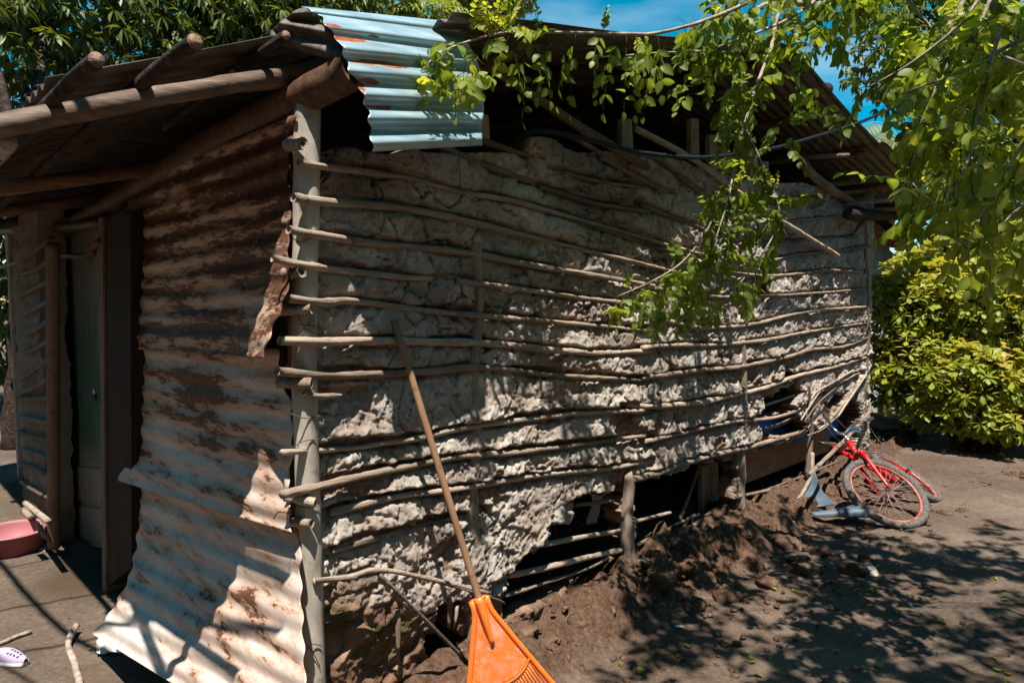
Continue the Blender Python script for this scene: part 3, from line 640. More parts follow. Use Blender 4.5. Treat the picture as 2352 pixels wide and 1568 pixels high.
for t0 in (.73, .86):
    V, Fc = slab([dpt(.3, t0)+nA*.012, dpt(1, t0+.005)+nA*.012, dpt(1, t0+.118)+nA*.012, dpt(.3, t0+.112)+nA*.012][::-1], nA, .011); link('patch_board', V, Fc, M['door'], dobj, smooth=False)
pb = dpt(.93, .5)+nA*.02; th_ = np.linspace(0, math.pi, 9)
tubeo('padlock', [pb+nA*.01+Z*(.03*math.sin(a_)+.0)+dA*(.016*math.cos(a_)) for a_ in th_], .004, M['chrome'], dobj, n=6, step=.01)
V, Fc = slab([pb+dA*.022, pb-dA*.022, pb-dA*.022-Z*.04, pb+dA*.022-Z*.04], nA, .016); link('padlock_body', V+nA*.016, Fc, M['wire'], dobj)
tubeo('lintel', [onA(u, v, .1) for u, v in [(-60,622),(0,614),(108,589),(202,589),(212,570),(232,553)]], .018, M['bamboo'], H, n=8, rough=.15)
tubeo('lintel', [onA(-80,536,.05), onA(110,525,.05), onA(240,512,.05)], .03, M['bamboo'], H, n=8, rough=.15)
PL = G(58,1160); PR = G(118,1252); dP = (PR-PL)/np.linalg.norm(PR-PL); nP = np.array([dP[1], -dP[0], 0]); nP = nP if nP[1] < 0 else -nP
def onPier(u, v, off=0.): return onP(u, v, PL+nP*off, nP)
LP = np.linalg.norm(PR-PL)
def pier():
    nx, nzz = 60, 110
    def f(s, t_):
        z = 2.15*t_; x = s*LP
        n_ = float(fbm(np.array(x*6), np.array(z*8), 4, 19)); n2 = float(fbm(np.array(x*22), np.array(z*24), 3, 25)); rag = .08*(float(vn(np.array(z*6.), np.array(0.), 4))-.5) if s < .02 else 0
        return PL+dP*(x+rag)+Z*z+nP*(-.03+.05*n_+.03*n2)
    V, Fc = grid(nx, nzz, f); k = len(V); per = [i for i in range(nx)]+[j*nx+nx-1 for j in range(1, nzz)]+[(nzz-1)*nx+i for i in range(nx-2, -1, -1)]+[j*nx for j in range(nzz-2, 0, -1)]
    V2 = V[per]-nP*.14; Fr = [(per[(i+1) % len(per)], per[i], k+i, k+(i+1) % len(per)) for i in range(len(per))]
    n = k+len(per)
    zz = np.concatenate([V, V2])[:, 2]
    return link('pier', np.vstack([V, V2]), Fc+Fr, M['mud'], H, attr={'crust': np.clip(.55*sst(.1, .4, zz), 0, 1), 'dark_tone': np.full(n, .8), 'moss': sst(.3, .1, zz)*.3})  # deep shade around the doorway put into the pier's colour
pier()
for vl, vr in ((600,548),(630,598),(683,645),(727,690),(768,733),(810,780),(872,822),(902,866),(915,912),(957,970),(990,1010),(1030,1055),(1064,1095),(1106,1144)):
    jj = random.uniform(-4, 4)
    tubeo('cane', [onPier(46+jj, vl, .03), onPier(80, (vl*.55+vr*.45)+random.uniform(-5, 5), .035), onPier(116, vr, .03)], .015, M['cane_dark'], H, n=9, step=.05, rough=.15, node=.12)  # dark cane colour carries the shade beside the doorway
tubeo('post', [onPier(121,560,.02), onPier(122,900,.02), onPier(124,1256,.02)], .035, M['jamb_edge'], H, n=10, rough=.06)
tubeo('cane', [onPier(58,1155,.1), onPier(110,1196,.1)], .018, M['cane'], H, n=9); tubeo('cane', [onPier(54,1170,.16), onPier(72,1190,.14)], .018, M['cane'], H, n=9)
tubeo('cane', [onPier(90,1200,.05), onPier(96,1222,.06), onPier(112,1235,.05)], .016, M['cane'], H, n=9)
# ---------------- roof timbers
def roofpt(u, v, dz=0.):   # a point under the pixel on the near roof slope, dz below the sheets
    n = np.array([0, 0, 1.])-ES*dB; n /= np.linalg.norm(n); return onP(u, v, C0+Z*(EZ+dz), n)
tubeo('wall_plate', [onB(815,158,.2), onB(765,188,.11), onA(690,226,-.01), onA(480,335,.0), onA(290,448,.0), onA(100,556,.0)], .055, M['bamboo'], H, n=20, step=.06, rough=.04, node=.07, hollow=True, r2=.05)
tubeo('rafter', [onB(-120,312,-.02), onB(0,290,-.01), onB(300,232,0), onB(600,182,0), onB(640,178,0)], .028, M['beamw'], H, n=14, rough=.09, node=.07, r2=.024)
tubeo('rafter', [onB(540,188,-.06), onB(680,168,-.06), onB(900,110,-.08), onB(1300,95,-.1), onB(1600,120,-.1)], .034, M['bamboo'], H, n=12, rough=.05, node=.04, hollow=True)
for (u, v, uc, vc, g_, r, ln) in ((448,97,308,214,-.055,.0185,3.2),(222,138,108,250,-.055,.0165,3.0),(657,82,588,134,-.03,.0135,1.0)):
    X = onB(uc, vc, g_); lo_, hi_ = 0., 1.2
    for _ in range(40):
        md_ = (lo_+hi_)/2
        if proj((X-dA*md_)[None])[0][0] < u: lo_ = md_
        else: hi_ = md_
    e = X-dA*lo_; e = e+Z*((at(u, v, float((e-EYE)@_fw))-e)[2]); dPur = (X-e)/np.linalg.norm(X-e)
    tubeo('purlin', [e, e+dPur*.4+Z*.006, e+dPur*ln], r, M['bark'], H, n=14, step=.04, rough=.12, r2=r*.95)
    V, Fc = tube([e-dPur*.003, e+dPur*.003], r*.9, n=14, step=.1); link('cut_end', V, Fc, M['woodcut'], H)
e = onB(20,330,-.02); tubeo('strut', [e, onA(-20,395,.25)], .018, M['cane'], H, n=9)
for a_ in (.8, 1.6, 2.4, 3.2, 4.2, 5.2, 6.2, 7.0):
    z_ = float(roofz(np.array(a_)))-.06; tubeo('purlin', [Bp(a_, z_, .18), Bp(a_, z_+.02, 0)+dA*2, Bp(a_, z_, 0)+dA*DEP], .028, M['bamboo'], H, n=8, rough=.06, step=.2)
for b_ in (1.3, 2.6, 3.9):
    tubeo('rafter', [Bp(EA, float(roofz(np.array(EA)))-.12)+dA*b_, Bp(RIDGE, float(roofz(np.array(RIDGE)))-.12)+dA*b_], .03, M['bamboo'], H, n=8, rough=.05, step=.3)
tubeo('rafter', [onB(1842,372,.03), onB(1885,418,.04), onB(1985,482,.05)], .035, M['cane_dark'], H, n=10, rough=.2, step=.05)
tubeo('wall_plate', [onB(1950,492,.12), onB(2040,490,-.02)+dB*.3], .05, M['bark'], H, n=12, rough=.1)
for (u0, v0, u1, v1) in ((1860,362,1950,357),(1945,470,2062,456)):
    tubeo('purlin', [onB(u1, v1, .28), onB(u0, v0, .05), onB(u0, v0, .05)+dA*.6], .018, M['cane_dark'], H, n=8)
tubeo('beam', [onB(1110,190,-.3), onB(1400,185,-.35), onB(1900,205,-.5)], .06, M['bark'], H, n=12, rough=.08)
# ---------------- roof sheets: ribs run down the slope
def roofsheet(a0, a1, g0, g1, dz=0., m=None, amp=.011, droop=0., rag=0., dt=0.):
    m = m or M['roof']; nb = max(8, int(abs(g1-g0)/.0762*8)); na = 14
    def f(s, t_):
        a_ = a0+(a1-a0)*t_; g = g0+(g1-g0)*s
        z = float(roofz(np.array(a_)))+amp*math.sin(g/.0762*2*math.pi)+dz+.012*math.sin(a_*2.3+g*3)-droop*t_*t_+dt*g
        return Bp(a_, z, 0)-dA*g*-1*-1 if False else Bp(a_, z, 0)+dA*(-g)
    V, Fc = grid(nb, na, f); o = link('roof_sheet', V, Fc, m, H, attr={'rust': np.zeros(len(V))}); md = o.modifiers.new('thickness', 'SOLIDIFY'); md.thickness = .0015; return o
# g is measured along -dA (towards the viewer past the gable wall)
roofsheet(EA, .55, -.78, .02, 0); roofsheet(EA+.02, .6, -1.55, -.72, .004); roofsheet(EA-.01, .6, -2.4, -1.5, .0); roofsheet(EA+.03, .6, -3.3, -2.34, .004); roofsheet(EA, .6, -DEP-.2, -3.24, .0)
roofsheet(.42, RIDGE+.05, -1.0, .25, .014); roofsheet(.42, RIDGE+.05, -2.4, -.94, .018); roofsheet(.42, RIDGE+.05, -DEP-.2, -2.34, .014)
roofsheet(RIDGE-.04, 5.3, -1.4, .3, .01); roofsheet(RIDGE-.04, 5.3, -DEP-.2, -1.34, .014)
roofsheet(5.2, 7.75, -1.0, .36, 0.); roofsheet(5.2, 7.4, -DEP-.2, -.94, .004)
# ---------------- the loose pale sheet bent down over the gable
def palesheet():
    Lp = [(692,16,.06),(738,40,.14),(766,78,.19),(800,150,.225),(822,200,.235),(850,262,.25),(846,300,.255),(858,348,.262)]
    Rp = [(1048,52,.10),(1062,80,.16),(1085,118,.2),(1104,160,.22),(1108,205,.235),(1112,250,.25),(1106,292,.255),(1108,334,.262)]
    nu, nv = 80, 110
    def f(s, t_):
        l = interp_poly(Lp, t_); r = interp_poly(Rp, t_); u, v, o = l+(r-l)*s; ph = (t_*6.6)*2*math.pi
        if s < .02: u += 4*math.sin(t_*60)+3*math.sin(t_*23)
        return onB(u, v, o+.0155*math.sin(ph)+.006*math.sin(s*4+t_*3))
    V, Fc = grid(nu, nv, f)
    spots = [(.07,.29,.17,.022),(.15,.44,.26,.036),(.12,.555,.09,.035),(.33,.45,.14,.02),(.12,.73,.2,.03),(.3,.23,.05,.012),(.02,.6,.05,.06),(.05,.19,.05,.012)]
    rust = []
    for j in range(nv):
        for i in range(nu):
            s, t_ = i/(nu-1), j/(nv-1); rust.append(max([.42*math.exp(-((s-a_)/w_)**2-((t_-b_)/h_)**2) for a_, b_, w_, h_ in spots]+[.15*max(0, .04-s)/.04])-.14)
    o = link('roof_sheet', V, Fc, M['galv'], H, attr={'rust': rust}); md = o.modifiers.new('thickness', 'SOLIDIFY'); md.thickness = .0016
    o['label'] = 'pale blue corrugated sheet with rust patches bent down over the gable'
palesheet()
def flap():
    Lp = [(676,26,.05),(645,50,.02),(622,72,-.03),(618,98,-.06)]; Rp = [(700,17,.08),(745,60,.12),(775,95,.16),(800,150,.19)]
    def f(s, t_):
        l = interp_poly(Lp, t_); r = interp_poly(Rp, t_); u, v, o = l+(r-l)*s; return onB(u, v, o+.011*math.sin(t_*2.6*6.28))
    V, Fc = grid(30, 30, f); o = link('roof_sheet', V, Fc, M['roof'], H); md = o.modifiers.new('thickness', 'SOLIDIFY'); md.thickness = .0015
flap()

# ================================================================== VEGETATION
def leaf_template(w=.5, bend=.18, fold=.16, nl=5, shape=1.):
    V = []; Fc = []; mid = []
    for i in range(nl+1):
        t_ = i/nl; wd = w*.5*(math.sin(math.pi*t_**shape))**.75 if 0 < t_ < 1 else 0.0
        z = -bend*t_*t_
        V += [(-wd, t_, z+fold*wd*1.2), (0, t_, z), (wd, t_, z+fold*wd*1.2)]; mid += [0, 1, 0]
    for i in range(nl):
        k = i*3; Fc += [(k, k+1, k+4, k+3), (k+1, k+2, k+5, k+4)]
    return np.array(V), np.array(Fc), np.array(mid)
class Leaves:
    def __init__(s): s.P = []; s.D = []; s.N = []; s.L = []; s.T = []
    def add(s, p, d, n, l, tint): s.P.append(p); s.D.append(d); s.N.append(n); s.L.append(l); s.T.append(tint)
    def build(s, name, mt, parent, tmpl):
        P, D, N, L, T = map(np.array, (s.P, s.D, s.N, s.L, s.T)); D = D/np.linalg.norm(D, axis=1)[:, None]
        X = np.cross(D, N); X /= np.linalg.norm(X, axis=1)[:, None]+1e-9; N = np.cross(X, D)
        V0, F0, mid = tmpl; n = len(P); k = len(V0)
        bendv = RS.uniform(.4, 1.7, n)
        V = P[:, None]+L[:, None, None]*(V0[None, :, 0, None]*X[:, None]+V0[None, :, 1, None]*D[:, None]+(V0[None, :, 2, None]*bendv[:, None, None])*N[:, None])
        Fc = (F0[None]+(np.arange(n)*k)[:, None, None]).reshape(-1, 4)
        return link(name, V.reshape(-1, 3), Fc, mt, parent, attr={'tint': np.repeat(T, k), 'mid': np.tile(mid, n)})
def rdir(up=0.): 
    v = RS.normal(size=3); v[2] += up; return v/np.linalg.norm(v)
T_PIN = leaf_template(.62, .2, .2, 5, .9); T_MAN = leaf_template(.27, .28, .25, 4, .9); T_BUSH = leaf_template(.5, .12, .15, 4, 1.7); T_FAR = leaf_template(.45, .2, .2, 2)
# ---------- overhanging tree, pinnate leaves
TR = np.array([5.2, 1.2, 0.]); tree = empty('overhanging_tree', TR, 'leafy tree with small paired leaflets whose branches hang in front of the mud house', 'tree')
LV = Leaves(); stems = MB()
def compound(p, d, L=.2, ll=.047, n=5, tint=None, up=.0, near=True):
    """one pinnate leaf: rachis from p towards d, drooping, with pairs of leaflets"""
    drp = RS.uniform(.04, .3); tint = RS.uniform(0, 1) if tint is None else np.clip(tint+RS.uniform(-.22, .22), 0, 1)
    d = d/np.linalg.norm(d); pts = [p]; q = p.copy(); dd = d.copy()
    for i in range(5): dd = dd+np.array([0, 0, -drp]); dd /= np.linalg.norm(dd); q = q+dd*L/5; pts.append(q.copy())
    if near:
        V, Fc = tube(pts[::1], .0012, n=4, step=L/5); stems.add(V, Fc)
    pts = np.array(pts); side = np.cross(d, Z)+RS.normal(size=3)*.25; side /= np.linalg.norm(side)
    for i in range(n):
        t_ = .3+.68*i/(n-1); x = t_*5; k = min(4, int(x)); c = pts[k]+(pts[k+1]-pts[k])*(x-k); tg = pts[k+1]-pts[k]; tg = tg/np.linalg.norm(tg)
        for sg in ((-1, 1) if i < n-1 else (0,)):
            if RS.rand() < .08: continue
            dr_ = tg*.55+side*sg*.9+np.array([0, 0, -.35])+RS.normal(size=3)*.16
            nn = np.cross(side, tg); nn = nn if nn[2] > 0 else -nn; nn = nn+RS.normal(size=3)*.45
            LV.add(c, dr_, nn, ll*RS.uniform(.75, 1.15)*(.75+.5*math.sin(math.pi*t_)), tint+RS.uniform(-.08, .08))
BR = [ # px, depth pairs ; radius start,end ; leaf spacing ; tint
 ([(1960,-140,2.9),(1800,-50,2.75),(1721,4,2.7),(1613,50,2.65),(1505,77,2.6),(1437,78,2.55),(1221,74,2.5),(1149,77,2.35),(1059,101,2.28),(1005,126,2.2),(969,162,2.15)], .0105, .0025, .07, .62),
 ([(2010,-110,3.1),(1900,-20,3.0),(1836,29,2.95),(1775,61,2.9),(1660,104,2.85),(1624,117,2.8),(1505,122,2.75),(1437,128,2.7)], .009, .003, .085, .5),
 ([(2200,-120,3.0),(2000,-30,3.1),(1847,7,3.2),(1757,12,3.25),(1725,36,3.25)], .03, .012, .3, .3),
 ([(1847,-30,3.2),(1790,29,3.2),(1772,108,3.15),(1754,155,3.1),(1728,223,3.05),(1710,288,3.0),(1690,360,3.0),(1678,432,2.95),(1660,500,2.9),(1640,560,2.9)], .011, .003, .07, .3),
 ([(1690,380,3.0),(1640,500,2.95),(1577,592,2.9),(1505,642,2.85),(1420,680,2.8)], .005, .002, .05, .5),
 ([(1710,288,3.0),(1760,400,3.0),(1790,500,3.0),(1740,600,2.95),(1690,660,2.9)], .005, .002, .06, .25),
 ([(2500,-20,1.9),(2400,60,1.95),(2290,120,2.0),(2189,173,2.05),(2067,216,2.1)], .009, .003, .06, .65),
 ([(2260,-20,2.2),(2200,60,2.2),(2100,140,2.25),(2024,185,2.3),(1991,200,2.3)], .007, .002, .07, .5),
 ([(2300,60,1.9),(2260,200,1.95),(2243,270,1.95),(2236,324,1.95),(2221,374,1.9),(2200,414,1.9),(2164,463,1.85),(2124,450,1.85),(2096,421,1.85)], .0055, .002, .05, .7),
 ([(2460,190,1.8),(2352,148,1.85),(2297,126,1.9)], .008, .003, .07, .7),
 ([(2240,-80,2.4),(2214,0,2.4),(2178,61,2.4),(2150,130,2.4)], .013, .006, .12, .5),
 ([(2060,-40,2.6),(2096,14,2.6),(2142,68,2.6),(2180,120,2.5)], .007, .003, .08, .5),
 ([(2290,-40,2.3),(2265,22,2.3),(2236,94,2.3),(2200,170,2.2)], .007, .003, .08, .6),
 ([(2440,250,1.7),(2352,330,1.75),(2290,430,1.8),(2230,540,1.8),(2225,600,1.8)], .006, .002, .05, .75),
 ([(2480,380,1.8),(2380,450,1.85),(2300,520,1.9),(2270,620,1.9)], .006, .002, .055, .6),
 ([(2150,200,2.2),(2110,300,2.2),(2090,400,2.25),(2080,500,2.3)], .004, .002, .06, .55),
]
brm = MB()
for px, r0, r1, sp, tint in BR:
    P = [at(u, v, d) for u, v, d in px]; V, Fc = tube(P, r0, n=8, step=.05, rough=.1, r2=r1); brm.add(V, Fc)
    C = catmull(P, .02); acc = 0; sidef = 1
    for i in range(1, len(C)):
        acc += np.linalg.norm(C[i]-C[i-1])
        if acc > sp:
            acc = RS.uniform(-.3, .3)*sp; tg = C[i]-C[i-1]; tg /= np.linalg.norm(tg); s_ = np.cross(tg, Z); sidef *= -1
            compound(C[i], tg*.5+s_*sidef*RS.uniform(.2, .9)+np.array([0, 0, RS.uniform(-.9, .1)]), RS.uniform(.12, .22), .043, RS.randint(4, 7), tint)
            if RS.rand() < .3: # young upright shoots
                for _ in range(2): compound(C[i], np.array([RS.normal()*.5, RS.normal()*.5, 1.5]), .09, .02, 5, .95)
for k in range(34):
    u, v = RS.uniform(945, 1100), RS.uniform(110, 215)
    if v < 130+.0*(u-945) and RS.rand() < .5: continue
    compound(at(u, v-40*RS.rand(), RS.uniform(2.08, 2.3)), rdir(-1.0), RS.uniform(.08, .14), .034, RS.randint(3, 6), .72)
for k in range(10): compound(at(RS.uniform(1070, 1170), 80, 2.3), np.array([RS.normal()*.5, RS.normal()*.4, 1.2]), .12, .024, 6, .98)
# the long hanging leaves under the thin branch
for u in range(1180, 1600, 24):
    v = 78; p = at(u+RS.uniform(-8, 8), v, 2.5+(u-1180)*.0003); 
    if RS.rand() < .75: compound(p, np.array([RS.normal()*.25, RS.normal()*.25, -1.]), RS.uniform(.22, .33), .046, RS.randint(4, 6), .55)
REG = [([(2100,200),(2140,120),(2230,70),(2400,40),(2420,600),(2352,590),(2290,640),(2240,600),(2150,540),(2115,440),(2110,330)], 2.0, 3.1, 215, .72, .051),
 ([(1560,20),(1700,-30),(1900,-30),(1950,110),(1960,180),(1880,240),(1820,290),(1700,260),(1600,240),(1540,180)], 2.6, 3.6, 160, .38, .046),
 ([(1660,230),(1850,240),(1830,440),(1780,560),(1740,640),(1700,680),(1650,690),(1610,580),(1650,430)], 2.75, 3.3, 60, .35, .041),
 ([(1395,690),(1450,650),(1600,570),(1680,520),(1720,670),(1580,735),(1450,735)], 2.7, 3.0, 40, .5, .038),
 ([(1860,-40),(2400,-40),(2400,110),(2140,170),(2060,90),(1990,70)], 2.4, 3.6, 200, .5, .048),
 ([(2040,60),(2110,150),(2110,300),(2070,200)], 2.8, 3.6, 20, .15, .045)]
for poly, d0, d1, n, tint, ll in REG:
    P = np.array(poly); lo = P.min(0); hi = P.max(0); c = 0
    while c < n:
        u, v = RS.uniform(lo[0], hi[0]), RS.uniform(lo[1], hi[1])
        if not inpoly(np.array(u), np.array(v), poly): continue
        if float(fbm(np.array(u/70.), np.array(v/70.), 2, 9)) < .40: 
            c += .5; continue
        c += 1; p = at(u, v, RS.uniform(d0, d1)); compound(p, rdir(-.1), RS.uniform(.12, .2), ll, RS.randint(4, 7), tint)
# the canopy above, which shades the yard
CAN = [([(1560,1330),(1700,1270),(1880,1215),(2040,1235),(2150,1250),(2400,1200),(2700,1300),(2900,1700),(1500,1700),(1440,1450)], 860),
       ([(1180,1300),(1290,1310),(1290,1370),(1400,1380),(1450,1440),(1400,1480),(1200,1390)], 6), ([(1900,1380),(2400,1290),(2700,1700),(1900,1640)], 150),
       ([(1400,1580),(2600,1580),(2600,2300),(1600,2300)], 120)]
cents = []
for poly, n in CAN:
    P = np.array(poly, float); lo = P.min(0); hi = P.max(0); c = 0
    while c < n:
        u, v = RS.uniform(lo[0], hi[0]), RS.uniform(lo[1], hi[1])
        if not inpoly(np.array(u), np.array(v), poly): continue
        g = G(u, v)
        c += 1
        if float(fbm(np.array(g[0]*2.2), np.array(g[1]*2.2), 3, 77)) < .27+.13*(u < 1750): continue
        zz = RS.uniform(3.5, 4.8); p = g+SUNV/SUNV[2]*zz
        if p[0] > .9 and p[1]+.38*(p[2]-2.2) < 3.05 and RS.rand() < .78: continue
        cents.append(p)
        for _ in range(2): compound(p+RS.normal(size=3)*.06, rdir(-.2), .24, .065, 5, .4, near=False)
for k in range(0, len(cents), 9):
    p = cents[k]; q = np.array([3.6, 1.9, 3.7])
    V, Fc = tube([q+(p-q)*.0, q+(p-q)*.5+np.array([0, 0, .15]), p], .008, n=5, step=.3, r2=.003); brm.add(V, Fc)
LV.build('crown', M['leaf'], tree, T_PIN); stems.out('leaf_stalks', M['leaf'], tree); brm.out('branches', M['twig'], tree)
V, Fc = tube([TR+np.array([0, 0, -.1]), TR+np.array([-.15, .1, 1.2]), TR+np.array([-.5, .4, 2.5]), np.array([3.6, 1.9, 3.7]), np.array([3.0, 2.3, 4.4])], .16, n=14, step=.15, rough=.12, r2=.05); link('trunk', V, Fc, M['bark'], tree)
V, Fc = tube([np.array([3.6, 1.9, 3.7]), at(2200,-120,3.0), at(2000,-30,3.1)], .05, n=10, step=.1, rough=.12, r2=.03); link('limb', V, Fc, M['bark'], tree)

# ---------- mango trees behind
def whorl(LVx, c, axis, n, L, tint, dro=.7):
    a0 = RS.uniform(0, 6.3); s = np.cross(axis, rdir()); s /= np.linalg.norm(s); b = np.cross(axis, s)
    for i in range(n):
        a = a0+i*2.4; out = s*math.cos(a)+b*math.sin(a); d = out*.9+axis*RS.uniform(.1, .7)+np.array([0, 0, -dro*RS.uniform(.5, 1.3)])
        LVx.add(c+out*.01, d, Z+RS.normal(size=3)*.3+out*.2, L*RS.uniform(.7, 1.15), np.clip(tint+RS.uniform(-.15, .15), 0, 1))
def blobtree(name, base, label, blobs, mt, tmpl, nwh, L, per, tint, trunkr, group=None, dro=.7, tr_top=None, barkm=None, shell=.55):
    t_ = empty(name, base, label, 'tree', group); lv = Leaves(); tb = MB(); tp = tr_top if tr_top is not None else base+np.array([0, 0, 2.2])
    V, Fc = tube([base-Z*.1, (base+tp)/2+np.array([.1, 0, 0]), tp], trunkr, n=12, step=.2, rough=.15, r2=trunkr*.7)
    link('trunk', V, Fc, barkm or M['bark'], t_)
    tot = sum(b[1]**2 for b in blobs)
    for c, r, sq in blobs:
        c = np.array(c, float); tb.add(*tube([tp, (tp+c)/2+RS.normal(size=3)*.15, c], trunkr*.4, n=6, step=.3, rough=.1, r2=.015))
        for _ in range(int(nwh*r*r/tot)):
            d = rdir(); rr = r*(shell+(1-shell)*RS.rand()**.6)*(1+.25*(RS.rand()-.5)); p = c+d*rr*np.array([1, 1, sq])
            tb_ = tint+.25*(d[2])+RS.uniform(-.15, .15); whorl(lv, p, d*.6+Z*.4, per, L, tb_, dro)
            if RS.rand() < .12: tb.add(*tube([c+d*rr*.3, p], .012, n=4, step=.5, r2=.005))
    tb.out('limbs', barkm or M['bark'], t_); lv.build('crown', mt, t_, tmpl); return t_
def dpt3(u, v, d): p = at(u, v, d); return p
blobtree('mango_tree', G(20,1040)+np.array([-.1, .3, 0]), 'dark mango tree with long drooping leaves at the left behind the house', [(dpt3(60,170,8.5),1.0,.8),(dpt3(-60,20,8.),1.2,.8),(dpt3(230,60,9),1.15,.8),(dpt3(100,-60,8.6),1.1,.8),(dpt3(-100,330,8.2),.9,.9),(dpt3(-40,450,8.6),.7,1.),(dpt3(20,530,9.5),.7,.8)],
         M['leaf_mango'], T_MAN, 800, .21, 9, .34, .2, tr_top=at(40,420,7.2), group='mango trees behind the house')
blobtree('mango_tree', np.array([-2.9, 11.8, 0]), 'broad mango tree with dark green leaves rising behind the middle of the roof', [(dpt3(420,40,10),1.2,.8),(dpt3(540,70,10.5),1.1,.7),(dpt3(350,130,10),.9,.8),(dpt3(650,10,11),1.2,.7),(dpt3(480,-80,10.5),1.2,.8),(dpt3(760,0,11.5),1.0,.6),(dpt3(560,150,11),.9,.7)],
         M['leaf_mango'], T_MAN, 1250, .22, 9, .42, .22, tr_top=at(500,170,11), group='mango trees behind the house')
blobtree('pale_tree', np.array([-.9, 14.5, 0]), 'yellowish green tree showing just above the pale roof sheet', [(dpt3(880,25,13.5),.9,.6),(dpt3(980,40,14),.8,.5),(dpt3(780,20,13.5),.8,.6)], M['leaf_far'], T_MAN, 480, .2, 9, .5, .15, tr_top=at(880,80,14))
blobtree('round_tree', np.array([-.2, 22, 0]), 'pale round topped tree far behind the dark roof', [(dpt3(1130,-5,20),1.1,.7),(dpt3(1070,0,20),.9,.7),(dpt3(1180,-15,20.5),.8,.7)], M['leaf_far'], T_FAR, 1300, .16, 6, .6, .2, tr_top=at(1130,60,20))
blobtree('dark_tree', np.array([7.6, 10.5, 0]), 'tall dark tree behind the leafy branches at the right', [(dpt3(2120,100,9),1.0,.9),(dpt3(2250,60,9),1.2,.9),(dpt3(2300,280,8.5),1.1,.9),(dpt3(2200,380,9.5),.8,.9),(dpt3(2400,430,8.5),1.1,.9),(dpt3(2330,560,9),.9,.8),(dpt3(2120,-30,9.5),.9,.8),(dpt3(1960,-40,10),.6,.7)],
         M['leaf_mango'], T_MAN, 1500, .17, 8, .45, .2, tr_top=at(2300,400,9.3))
# ---------- palm far behind
PB = np.array([6.6, 13.0, 0]); palm = empty('palm_tree', PB, 'palm with fine drooping fronds beyond the far eave', 'palm'); lv = Leaves()
pc = at(2075,330,13.5); link('trunk', *tube([PB-Z*.1, (PB+pc)/2, pc], .14, n=10, step=.3, rough=.06, r2=.11), M['bark'], palm); fr = MB()
for k in range(24):
    a = k*2.4; el = RS.uniform(-.3, 1.1); d = np.array([math.cos(a)*math.cos(el), math.sin(a)*math.cos(el), math.sin(el)]); q = pc.copy(); pts = [q.copy()]
    for i in range(10): d = d+np.array([0, 0, -.17]); d /= np.linalg.norm(d); q = q+d*.2; pts.append(q.copy())
    fr.add(*tube(pts, .012, n=4, step=.2, r2=.004))
    for i in range(1, 11):
        tg = pts[i]-pts[i-1]; tg /= np.linalg.norm(tg); s_ = np.cross(tg, Z); s_ /= np.linalg.norm(s_)+1e-6
        for j in range(4):
            for sg in (-1, 1): lv.add(pts[i-1]+(pts[i]-pts[i-1])*j/4, tg*.6+s_*sg+np.array([0, 0, -.8]), Z+RS.normal(size=3)*.2, .42*math.sin(math.pi*(i+1)/13), RS.uniform(.2, .8))
fr.out('frond_stems', M['twig'], palm); lv.build('fronds', M['leaf_far'], palm, leaf_template(.06, .25, .2, 2))
# ---------- bush at the right
BB = G(2240,1035); bush = empty('broadleaf_bush', BB, 'dense yellow green bush with glossy rounded leaves beside the far corner of the house', 'bush'); lv = Leaves(); tb = MB()
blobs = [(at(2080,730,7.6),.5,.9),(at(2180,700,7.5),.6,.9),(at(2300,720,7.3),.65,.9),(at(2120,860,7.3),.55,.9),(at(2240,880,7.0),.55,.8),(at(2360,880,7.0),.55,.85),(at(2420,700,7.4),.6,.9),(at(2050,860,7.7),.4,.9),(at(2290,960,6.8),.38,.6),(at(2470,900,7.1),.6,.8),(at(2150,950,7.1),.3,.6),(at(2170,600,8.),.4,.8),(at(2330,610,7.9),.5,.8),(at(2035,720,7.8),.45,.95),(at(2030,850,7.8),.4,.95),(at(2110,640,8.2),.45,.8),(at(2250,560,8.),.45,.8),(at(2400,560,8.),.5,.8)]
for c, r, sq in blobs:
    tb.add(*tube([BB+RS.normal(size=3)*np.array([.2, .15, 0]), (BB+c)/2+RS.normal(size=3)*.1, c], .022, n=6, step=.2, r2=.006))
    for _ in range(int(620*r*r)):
        d = rdir(.2); p = c+d*r*(.5+.5*RS.rand()**.5)*np.array([1, 1, sq]); ti = .55+.25*d[2]+RS.uniform(-.25, .25)  # tint lighter upward, darker below: light and shadow put into leaf colour
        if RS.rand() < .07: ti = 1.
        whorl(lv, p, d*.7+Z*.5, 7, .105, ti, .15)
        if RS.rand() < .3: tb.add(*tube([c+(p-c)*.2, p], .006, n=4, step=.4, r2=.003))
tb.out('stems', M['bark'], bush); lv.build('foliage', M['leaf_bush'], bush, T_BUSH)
# shaded hedge further back so the yard closes
blobtree('hedge_tree', np.array([9.5, 13, 0]), 'low dark tree in the shade behind the rounded bush', [(np.array([6.9, 11.5, .9]),1.1,.8),(np.array([8.6, 11, 1.1]),1.3,.8),(np.array([10.5, 11, 1.2]),1.5,.8),(np.array([7.5, 11.5, 2.0]),1.1,.8),(np.array([9.6, 11, 2.6]),1.4,.8)], M['leaf_mango'], T_MAN, 900, .2, 8, .35, .15, tr_top=np.array([9, 12, 1.5]))
blobtree('hedge_tree', np.array([-7.5, 11.5, 0]), 'low dark tree in the shade far left beyond the pier', [(np.array([-6.6, 9.8, .9]),1.1,.8),(np.array([-8.3, 10, 1.2]),1.3,.9),(np.array([-7.2, 10.2, 2.4]),1.3,.9),(np.array([-5.6, 10.5, 1.7]),1.1,1.)], M['leaf_mango'], T_MAN, 800, .2, 8, .3, .18, tr_top=np.array([-7.2, 11, 1.8]))
lv = Leaves()
